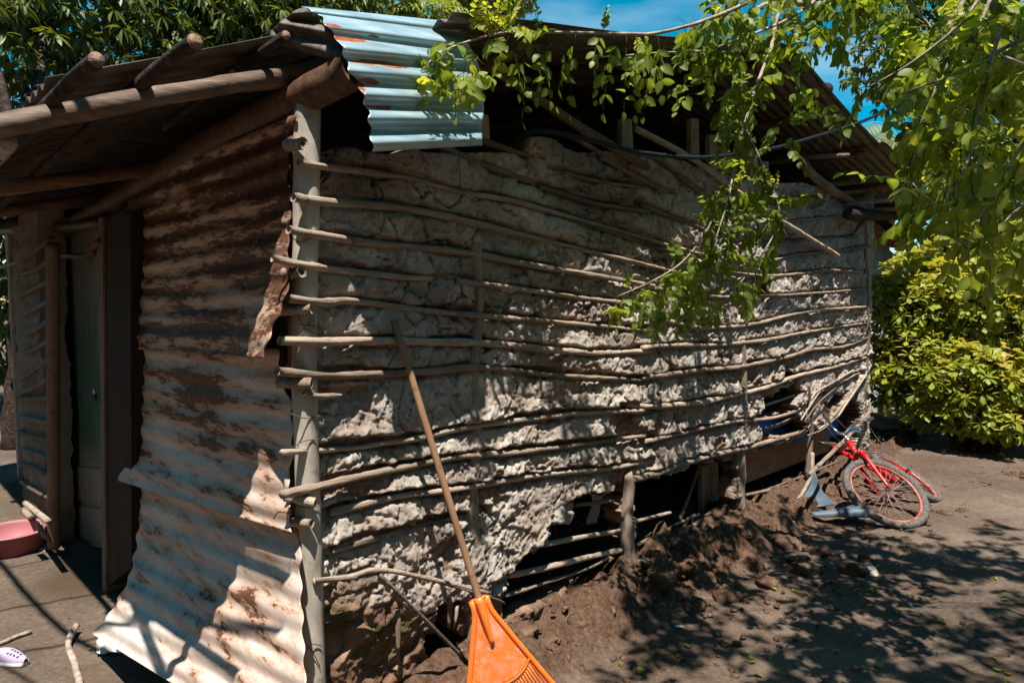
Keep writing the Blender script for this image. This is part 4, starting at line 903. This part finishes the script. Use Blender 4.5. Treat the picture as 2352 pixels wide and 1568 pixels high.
for cx, cy, cz, r in ((-9,-1,2.5,2.6),(-8.5,3.5,2.5,2.4),(-6,-6,3,3.2),(-1,-8,3,3.4),(4,-7.5,3,3.2),(8.5,-4,3,3.2),(10,1,3,3.),(-10,-4,5,3.),(9.5,5,3,2.6),(1.5,-9,5.5,3.),(-4,-8,5.5,3.),(6.5,-7,5.8,3.)):
    for _ in range(int(95*r*r)):
        d = rdir(); p = np.array([cx, cy, cz])+d*r*(.6+.4*RS.rand())*np.array([1, 1, .95])
        if p[2] > .1: whorl(lv, p, d, 6, .42, RS.uniform(.1, .5), .5)
setp(lv.build('sky_blocking_trees', M['leaf_mango'], None, leaf_template(.42, .28, .25, 3, .9)), kind='stuff')  # unseen trees, added around the yard to block sky light
# neighbour house
nb_o = at(2010,600,9.2); NH = empty('neighbour_house', np.array([nb_o[0], nb_o[1], 0]), 'pale plastered house corner seen past the far end of the mud house', 'house')
p0 = at(1960,520,9.0); p1 = at(2075,520,9.6); p0[2] = 0; p1[2] = 0; dv_ = (p1-p0)/np.linalg.norm(p1-p0); nv_ = np.array([dv_[1], -dv_[0], 0])
V, Fc = slab([p0, p1, p1+Z*2.1, p0+Z*2.65][::1], nv_, .15); link('wall', V, Fc, M['plaster'], NH, smooth=False)
V, Fc = slab([p0-dv_*.2+Z*2.68+nv_*.35, p1+dv_*.15+Z*2.05+nv_*.35, p1+dv_*.15+Z*2.12+nv_*.35, p0-dv_*.2+Z*2.74+nv_*.35], nv_, .1); link('fascia', V, Fc, M['jamb'], NH, smooth=False)
V, Fc = grid(40, 8, lambda s, t_: p0+dv_*(-.2+1.1*s*1.0)+Z*(2.76-.62*s*.9+.25*t_+.015*math.sin(s*60))-nv_*(t_*1.2-.4)); link('roof', V, Fc, M['tile'], NH)

# ================================================================== CABLES
c1 = tubeo('black_hose', [onB(u, v, o) for u, v, o in [(1150,352,-.08),(1190,318,-.03),(1230,300,.04),(1300,310,.07),(1380,328,.1),(1480,352,.12),(1600,362,.16),(1690,355,.2),(1780,340,.25),(1860,318,.3),(1950,290,.36),(2035,255,.45),(2120,210,.55),(2300,100,.7)]], .0115, M['cable'], n=10, step=.04)
setp(c1, 'black hose sagging across the top of the mud wall into the tree', 'hose')
def overhead(px, z0, r, label, name='overhead_cable'):
    P = [G(u, v)+SUNV/SUNV[2]*z0 for u, v in px]
    return setp(tubeo(name, P, r, M['cable'], n=6, step=.2), label, 'cable')
overhead([(-250,950),(-90,1190),(0,1292),(72,1375),(169,1461),(288,1519),(400,1566),(700,1760)], 3.1, .017, 'thick black cable sagging overhead in front of the door, thickest of the overhead cables')
overhead([(-200,1438),(0,1402),(162,1372),(300,1350)], 2.9, .008, 'thin overhead wire above the doorway')
overhead([(-150,1530),(50,1497),(216,1463),(330,1445)], 2.95, .009, 'thin overhead wire nearest the viewer')
overhead([(-200,1360),(0,1308),(90,1292),(144,1276),(200,1262)], 2.8, .007, 'thin overhead wire above the pink basin')
overhead([(-200,1420),(0,1526),(72,1568),(200,1660)], 3.0, .01, 'thin overhead wire crossing the front left corner of the yard')

# ================================================================== RAKE
def rake():
    top = onB(905, 735, .03); base = G(1196, 1690, .02); ax = (base-top)/np.linalg.norm(base-top)
    mid = (top+base)/2; vw = mid-EYE; vw /= np.linalg.norm(vw); lat = np.cross(ax, vw); lat /= np.linalg.norm(lat)
    if lat[0] < 0: lat = -lat
    nrm = np.cross(lat, ax); nrm = nrm if np.dot(nrm, vw) < 0 else -nrm
    # find distance along the shaft where the head begins (view row 1368)
    best = min(np.linspace(0, 1, 600), key=lambda s: abs(proj((top+(base-top)*s)[None])[1][0]-1372)); Lt = np.linalg.norm(base-top)
    s0 = best*Lt; N0 = top+ax*s0; HL = Lt-s0
    R = empty('leaf_rake', base, 'orange plastic leaf rake with a wooden handle leaning on the mud wall', 'rake')
    tubeo('handle', [top, top+ax*(s0+.14)], .0125, M['handle'], R, n=16, step=.1)
    hw = lambda s: .027+.004*math.sin(s*20)*0+ (.0 if s < .05 else .0)+.42*max(0, s-.04)**1.05
    sA = .315; n = 26
    # plate with arc end
    V = []; Fc = []
    ns, nl = 30, 21
    for i in range(ns):
        for j in range(nl):
            q = -1+2*j/(nl-1); send = sA-.05*q*q*1.2; s = send*i/(ns-1); x = hw(s)*q
            ribz = .006*math.exp(-(x/.012)**2)*(s < .17)+ .0+.004*(1-abs(q))
            V.append(N0+ax*s+lat*x+nrm*ribz)
    for i in range(ns-1):
        for j in range(nl-1): a_ = i*nl+j; Fc.append((a_, a_+1, a_+nl+1, a_+nl))
    hd = link('head', np.array(V), Fc, M['orange'], R); sd = hd.modifiers.new('t', 'SOLIDIFY'); sd.thickness = .003
    for sg in (-1, 1):
        tubeo('rim', [N0+ax*s+lat*sg*hw(s)+nrm*.004 for s in (0, .05, .1, .16, .22, .3, .4, HL-.02)], .0065, M['orange_rim'], R, n=8, step=.03, flat=1.5)
    tubeo('rim', [N0+lat*.029*q+nrm*.005 for q in (-1, 0, 1)], .005, M['orange_rim'], R, n=6)
    tubeo('socket', [N0-ax*.004+nrm*.008, N0+ax*.08+nrm*.013, N0+ax*.165+nrm*.008], .0165, M['orange_rim'], R, n=14, step=.02, r2=.009)
    tubeo('rim', [N0+ax*(sA-.05*q*q*1.2)+lat*q*hw(sA-.05*q*q*1.2)+nrm*.005 for q in np.linspace(-1, 1, 11)], .004, M['orange_rim'], R, n=6, step=.02)
    mb = MB()
    for k in range(n):
        q = -1+2*(k+.5)/n; sa = sA-.06*q*q; P = [N0+ax*sa+lat*q*hw(sa), N0+ax*(HL-.05)+lat*q*hw(HL-.05)*1.0, N0+ax*(HL-.01)+lat*q*hw(HL)*1.0+nrm*.0, N0+ax*HL+lat*q*hw(HL)+nrm*.035]
        V_, F_ = tube(P, .0032, n=5, step=.05, r2=.002); link('tine', V_, F_, M['orange_rim'], R)
    # worn raised lettering (unreadable in the photo): a row of small embossed strokes and a ring
    L0 = N0+ax*.235-lat*.0
    st = MB()
    for k in range(9):
        x = -.062+k*.0145; c = L0+lat*x-ax*(.004+.0*k); 
        st.add(*tube([c+ax*.009+nrm*.004, c-ax*.009+nrm*.004], .0011, n=4, step=.1)); st.add(*tube([c-ax*.009+nrm*.004, c+lat*.007-ax*(.009 if k % 2 else 0)+nrm*.004], .0011, n=4, step=.1))
    th = np.linspace(0, 2*math.pi, 13); cc = L0+lat*.075-ax*.022
    st.add(*tube([cc+lat*.01*math.cos(x)+ax*.01*math.sin(x)+nrm*.004 for x in th], .0011, n=4, step=.01)); st.out('embossing', M['orange'], R)
rake()

# ================================================================== BICYCLE
def torus(c, n, R, r, nu=64, nv=10, tread=0., flat=1.):
    n = n/np.linalg.norm(n); e1 = np.cross(n, Z); e1 /= np.linalg.norm(e1); e2 = np.cross(n, e1); V = []; Fc = []
    for i in range(nu):
        a = 2*math.pi*i/nu; o = e1*math.cos(a)+e2*math.sin(a)
        for j in range(nv):
            b_ = 2*math.pi*j/nv; rr = r*(1+(tread*(1 if (i+j) % 2 else 0) if abs(b_) < 1.3 or abs(b_-2*math.pi) < 1.3 else 0))
            V.append(c+o*(R+rr*math.cos(b_)*flat)+n*rr*math.sin(b_))
    for i in range(nu):
        for j in range(nv): Fc.append((i*nv+j, ((i+1) % nu)*nv+j, ((i+1) % nu)*nv+(j+1) % nv, i*nv+(j+1) % nv))
    return np.array(V), Fc, e1, e2, n
def bicycle():
    c1 = at(2034,1131,4.86); n1 = np.array([.12, -.60, .78]); n1 /= np.linalg.norm(n1)
    c2 = at(2081,1094,5.48); n2 = np.array([.45, -.27, .85]); n2 /= np.linalg.norm(n2)
    B = empty('bicycle', np.array([c1[0], c1[1], 0]), 'red bicycle fallen against the far end of the mud wall', 'bicycle')
    hbp = lambda u, v, dd: at(u, v, float((onP(1935,992,c1,n1)-EYE)@_fw)+dd)
    def wheel(c, n):
        V, Fc, e1, e2, n = torus(c, n, .272, .026, 96, 10, .12); wt = link('wheel', V, Fc, M['rubber'], B)
        wt.name = 'wheel'
        V, Fc, *_ = torus(c, n, .243, .012, 64, 8, 0, .8); link('rim', V, Fc, M['rimred'], wt)
        sp = MB()
        for k in range(32):
            a = 2*math.pi*k/32; a2 = a+(.55 if k % 4 < 2 else -.55); o = e1*math.cos(a)+e2*math.sin(a); h = e1*math.cos(a2)+e2*math.sin(a2)
            sp.add(*tube([c+h*.022+n*(.025 if k % 2 else -.025), c+o*.238], .0016, n=4, step=.5))
        sp.out('spokes', M['spoke'], wt); link('hub', *tube([c-n*.045, c+n*.045], .019, n=12, step=.02), M['chrome'], wt)
        return e1, e2
    wheel(c1, n1); wheel(c2, n2)
    head = onP(1966,1040,c1+n1*.0,n1); stem = onP(1935,992,c1,n1); sa = (stem-head)/np.linalg.norm(stem-head)
    # fork
    fx = (c1-head); fx -= 0; crown = head-sa*.01
    for sg in (-1, 1):
        e = c1+n1*.055*sg; m1 = crown+n1*.05*sg+(c1-crown)*.12
        tubeo('fork_leg', [crown, m1, crown+(c1-crown)*.5+n1*.055*sg, e], .0155, M['red'], B, n=12, step=.03, r2=.011)
    tubeo('fork_crown', [crown+n1*.06+(c1-crown)*.1, crown, crown-n1*.06+(c1-crown)*.1], .018, M['red'], B, n=12, step=.02)
    tubeo('head_tube', [head, head+sa*.12], .02, M['red'], B, n=14, step=.03); tubeo('stem', [head+sa*.12, head+sa*.19], .013, M['chrome'], B, n=12)
    tubeo('headset', [head+sa*.11, head+sa*.13], .025, M['chrome'], B, n=14, step=.01); tubeo('headset', [head-sa*.012, head+sa*.004], .025, M['chrome'], B, n=14, step=.01)
    # frame
    wd = (c2-c1); wd /= np.linalg.norm(wd); upf = np.cross(n2, wd); upf = upf if upf[2] > 0 else -upf
    bbk = c2-wd*.38-n2*.01+Z*.02; seat = c2-wd*.2+(stem-c2)*.15+np.array([-.28, .25, .12])
    tubeo('down_tube', [head+sa*.02, bbk], .017, M['red'], B, n=12); tubeo('top_tube', [head+sa*.1, seat], .014, M['red'], B, n=12)
    tubeo('seat_tube', [bbk, seat+(seat-bbk)*.15], .015, M['red'], B, n=12)
    for sg in (-1, 1):
        tubeo('chain_stay', [bbk, c2+n2*.055*sg], .009, M['red'], B, n=8); tubeo('seat_stay', [seat, c2+n2*.055*sg], .008, M['red'], B, n=8)
    V, Fc, *_ = torus(bbk+n2*.04, n2, .07, .006, 40, 6); link('chainring', V, Fc, M['dark'], B)
    for sg in (-1, 1): tubeo('crank', [bbk+n2*.05*sg, bbk+n2*.05*sg+wd*.15*sg], .009, M['chrome'], B, n=8)
    for sg in (-1, 1):
        e = bbk+n2*.05*sg+wd*.15*sg; tubeo('pedal', [e, e+n2*.08*sg], .025, M['dark'], B, n=6, flat=.4)
    sdir = np.cross(n2, (seat-bbk)/np.linalg.norm(seat-bbk)); s0 = seat+(seat-bbk)*.25
    tubeo('saddle', [s0-sdir*.12, s0, s0+sdir*.12], .05, M['dark'], B, n=12, step=.03, flat=.5, r2=.025)
    # handlebar turned towards the wall
    hb = head+sa*.19; tubeo('handlebar', [hbp(1898,958,0.15), hbp(1915,985,0.00), hb, hbp(1960,975,0.05), hbp(1992,965,0.20)], .0105, M['chrome'], B, n=10, step=.03)
    tubeo('grip', [hbp(1896,950,0.17), hbp(1901,964,0.12)], .016, M['dark'], B, n=10); tubeo('grip', [hbp(1985,967,0.15), hbp(2004,961,0.25)], .016, M['dark'], B, n=10)
    V, Fc = grid(8, 8, lambda s, t_: hbp(1952+26*s, 982+12*t_-3*math.sin(3.14*s), -.05)-nB*.01*math.sin(3.14*t_)); link('reflector', V, Fc, M['chrome'], B)
    tubeo('brake_cable', [hbp(1945,985,-0.05), hbp(1905,950,0.00), hbp(1898,975,-0.10), hbp(1925,1010,-0.15), head], .0028, M['dark'], B, n=5, step=.03)
    tubeo('brake_cable', [hbp(1990,968,0.10), hbp(2010,1000,-0.05), hbp(2035,1035,-0.15), hbp(2000,1040,-0.20), head], .0028, M['dark'], B, n=5, step=.03)
    tubeo('kickstand', [bbk, G(2120,1150, .02)], .007, M['chrome'], B, n=8)
bicycle()

# ================================================================== SMALL THINGS
# blue-grey broken plastic
pp = empty('plastic_panel', G(1880,1185), 'bent blue grey plastic panel on the rubble beside the bicycle wheel', 'panel')
def f(s, t_):
    l = interp_poly([(1862,1078,5.25),(1850,1110,5.2),(1832,1145,5.0),(1806,1176,4.9)], t_); r = interp_poly([(1872,1080,5.25),(1882,1115,5.1),(1898,1140,5.0),(1925,1158,4.9)], t_)
    q = l+(r-l)*s; return at(q[0], q[1], q[2]+.06*math.sin(math.pi*s)*t_)
V, Fc = grid(16, 16, f); o = link('panel', V, Fc, M['bluegrey'], pp); o.modifiers.new('t', 'SOLIDIFY').thickness = .006
q0 = at(1862,1184,4.78); q1 = at(1980,1182,4.72)
def f(s, t_): 
    a_ = math.pi*t_; r_ = .018+.042*s; return q0+(q1-q0)*s+Z*(r_*math.sin(a_))+np.array([.2, -1, 0])*r_*-math.cos(a_)
V, Fc = grid(16, 14, f); o = link('half_pipe', V, Fc, M['bluegrey'], pp); o.modifiers.new('t', 'SOLIDIFY').thickness = .006
tubeo('edge', [at(1866,1040,5.3), at(1864,1085,5.2), at(1850,1120,5.1), at(1828,1155,4.95), at(1806,1178,4.88)], .014, M['oldpost'], pp, n=8, rough=.2)
# basin
bc = G(30,1264); bas = empty('wash_basin', bc, 'round pink plastic basin on the ground by the doorway', 'basin')
V, Fc = lathe([(.001, .006), (.145, .006), (.175, .12), (.178, .132), (.186, .14), (.205, .137), (.207, .128), (.198, .128), (.188, .125), (.155, .0), (.001, .0)], bc, 48); link('bowl', V, Fc, M['pink'], bas)
# clog
def clog():
    c = G(16,1520); K = empty('clog', c, 'lilac foam clog with round holes lying on the dirt at the lower left', 'shoe'); d = np.array([.8, -.25, 0]); d /= np.linalg.norm(d); s_ = np.cross(Z, d)
    def f(s, t_):
        x = -.12+.2*s; w_ = .036*(math.sin(math.pi*min(1, max(0, (s*.9+.08))))**.45); h_ = .022+.028*math.sin(math.pi*min(1, s*1.0))**.8; a_ = math.pi*t_
        return c+d*(x+.03)+s_*(-w_*math.cos(a_))+Z*(.012+h_*math.sin(a_)**.7)
    V, Fc = grid(22, 14, f); o = link('upper', V, Fc, M['lilac'], K)
    for i in range(4):
        for j in range(3):
            p = np.array(f(.62+.08*i, .32+.18*j)); link('hole', *tube([p-Z*.002, p+Z*.002], .005, n=8, step=.01), M['dark'], K)  # dark discs stand in for the shade inside the holes
    pr = [c+d*(-.1+.205*s)+s_*.04*(math.sin(math.pi*min(1, s*.86+.1))**.4)*sg for sg, ss in ((1, np.linspace(0, 1, 10)), (-1, np.linspace(1, 0, 10))) for s in ss]
    link('sole', *slab([p+Z*.02 for p in pr], Z, .02), M['white'], K)
clog()
for px, r, lab in (([(-30,1490),(0,1480),(35,1465),(72,1452)], .009, 'dry stick above the lilac clog'), ([(176,1450),(158,1478),(160,1500),(172,1530),(190,1600)], .014, 'crooked peeled stick in front of the rusty sheet')):
    P = [G(u, v)+Z*(r*.8+.02*(i == 0)) for i, (u, v) in enumerate(px)]; o = tubeo('dry_stick', P, r, M['twig'], n=8, rough=.2, step=.03); setp(o, lab, 'stick')
o = tubeo('cut_bamboo', [G(440,1640), G(446,1600)+Z*.06, at(447,1556,2.55)], .028, M['handle'], n=16, rough=.04, hollow=True, step=.05); setp(o, 'cut hollow bamboo end in front of the foot of the rusty sheet', 'bamboo')
V, Fc = grid(9, 7, lambda s, t_: G(222+55*s, 1478+28*t_)+Z*(.015+.02*math.sin(s*7+t_*3)*math.cos(t_*5))); setp(link('scrap', V, Fc, M['white']), 'crumpled white wrapper under the lower left corner of the rusty sheet', 'wrapper')
def rock(c, r, mt, name, seed, sq=.6, parent=None, sub=2):
    import bmesh
    bm = bmesh.new(); bmesh.ops.create_icosphere(bm, subdivisions=sub+1, radius=1.); V = np.array([v.co[:] for v in bm.verts]); Fc = [[v.index for v in f.verts] for f in bm.faces]; bm.free()
    n = fbm(V[:, 0]*1.5+seed*3.1, V[:, 1]*1.5+V[:, 2]*1.7+seed, 3, 3); f1, f2, idv = voro(V[:, 0]*1.6+seed, V[:, 1]*1.6+V[:, 2]*1.3, seed % 7)
    k = .45+.75*n+.45*(idv-.4); ax = RS.uniform(.7, 1.3, 3); V = V*k[:, None]*ax*r; V = np.sign(V)*np.abs(V/r)**.8*r; V = V+(idv[:, None]-.5)*.22*r; V[:, 2] *= sq
    an = RS.uniform(0, 6.3); R_ = np.array([[math.cos(an), -math.sin(an), 0], [math.sin(an), math.cos(an), 0], [0, 0, 1]]); V = V@R_.T
    tl = Matrix.Rotation(RS.uniform(-.4, .4), 3, 'X'); V = V@np.array(tl).T
    o = link(name, V, Fc, mt, parent); o.location = c; return o
GR = 'crumbled mud clods at the foot of the wall'
spots = [(1500,1330,.13),(1520,1390,.09),(1600,1330,.14),(1650,1260,.13),(1560,1300,.1),(1590,1390,.08),(1670,1370,.1),(1720,1300,.12),(1760,1340,.08),(1800,1250,.13),(1840,1310,.09),(1770,1210,.1),(1880,1270,.1),(1690,1220,.12),(1480,1290,.1),(1650,1200,.1),
         (1830,1180,.09),(1930,1240,.06),(1990,1290,.06),(2060,1270,.05),(2170,1180,.06),(2210,1175,.05),(2130,1170,.05),(1500,1260,.07),(780,1550,.1),(850,1540,.1),(930,1560,.11),(1010,1530,.07),(1035,1500,.06),(960,1510,.05),(1200,1450,.07),(1260,1470,.06),(1390,1400,.07),(1330,1430,.06),(1190,1400,.05),
         (1960,1310,.08),(1910,1345,.05),(2000,1240,.04),(1880,1130,.07),(1830,1140,.06),(1900,1110,.05),(1940,1090,.05)]
for i, (u, v, r) in enumerate(spots):
    g = G(u, v, .1 if u < 1900 else 0.); z = gz(g[0], g[1]); g = G(u, v, z*.9)
    o = rock(g, r*.8, M['clod'], 'mud_clod', i, .62); setp(o, 'lump of crumbled brown mud lying in the rubble below the wall', 'clod', GR)
for i, (u, v, r, m_, lab) in enumerate([(1282,1502,.045,'stone','flat pale stone right of the orange rake'),(1560,1438,.018,'white','small white chip on the dirt in the middle of the yard'),(1990,1308,.07,'stone','flat stone slab half in the tree shade below the bicycle'),(95,1262,.05,'stone','flat pale stone beside the pink basin')]):
    o = rock(G(u, v), r, M[m_], 'stone', 50+i, .25); setp(o, lab, 'stone')
# crumbs and fallen leaves
import bmesh
mb = MB(); bm = bmesh.new(); bmesh.ops.create_icosphere(bm, subdivisions=1, radius=1.); IV = np.array([v.co[:] for v in bm.verts]); IF = [[v.index for v in f.verts] for f in bm.faces]; bm.free()
for k in range(1000):
    a_ = RS.uniform(.0, 6.6); o_ = abs(RS.normal())*.5+.02
    if k % 4 == 0: p = np.array([RS.uniform(-3, 4), RS.uniform(1.8, 6.5), 0]); 
    else: p = C0+dB*a_+nB*o_
    if (p-C0)@nB < 0 and (p-C0)@nA < 0: continue
    r = RS.uniform(.004, .016)*(1.4 if k % 4 else .7); mb.add(IV*r*RS.uniform(.6, 1.3, (len(IV), 1))*np.array([1, 1, .6])+p+Z*(gz(p[0], p[1])+.004), IF)
setp(mb.out('mud_crumbs', M['clod']), kind='stuff')
lv = Leaves()
for k in range(75):
    u, v = RS.uniform(1150, 2400), RS.uniform(1150, 1600); g = G(u, v)
    if (g-C0)@nB < .35: continue
    lv.add(g+Z*.012, rdir()*np.array([1, 1, .1]), Z+RS.normal(size=3)*.3, RS.uniform(.025, .045), RS.uniform(.6, 1))
setp(lv.build('fallen_leaves', M['leaf'], None, T_PIN), kind='stuff')
for u, v, m_, lab in ((1768,1142,'chrome','crumpled shiny foil wrapper on the rubble under the brown plank'),(1775,1148,'tarp','tiny blue plastic scrap beside the foil wrapper')):
    g = G(u, v); g[2] = gz(g[0], g[1])+.03; V, Fc = grid(6, 5, lambda s, t_: g+np.array([.07*s, .05*t_, .02*math.sin(s*9+t_*7)])); setp(link('litter_scrap', V, Fc, M[m_]), lab, 'litter')
mb = MB()
for k in range(260):
    g = G(2300+RS.normal()*45, 1098+RS.normal()*7); mb.add(IV*RS.uniform(.008, .025)*np.array([1.3, 1, .45])+g+Z*.01, IF)
setp(mb.out('leaf_litter', M['clod']), kind='stuff')
# little seedlings
for u, v, lab in ((930,1555,'tiny green seedling on the mud rubble left of the rake'),(1262,1462,'tiny yellow green seedling right of the rake')):
    lv = Leaves(); g = G(u, v, .06)
    for k in range(5): lv.add(g+Z*.03, np.array([math.cos(k*1.26), math.sin(k*1.26), .3]), Z, .028, .9)
    o = lv.build('seedling', M['leaf'], None, T_BUSH); setp(o, lab, 'seedling')
# inner dust: dark earth floor shows by itself
print('objects', len(bpy.data.objects))
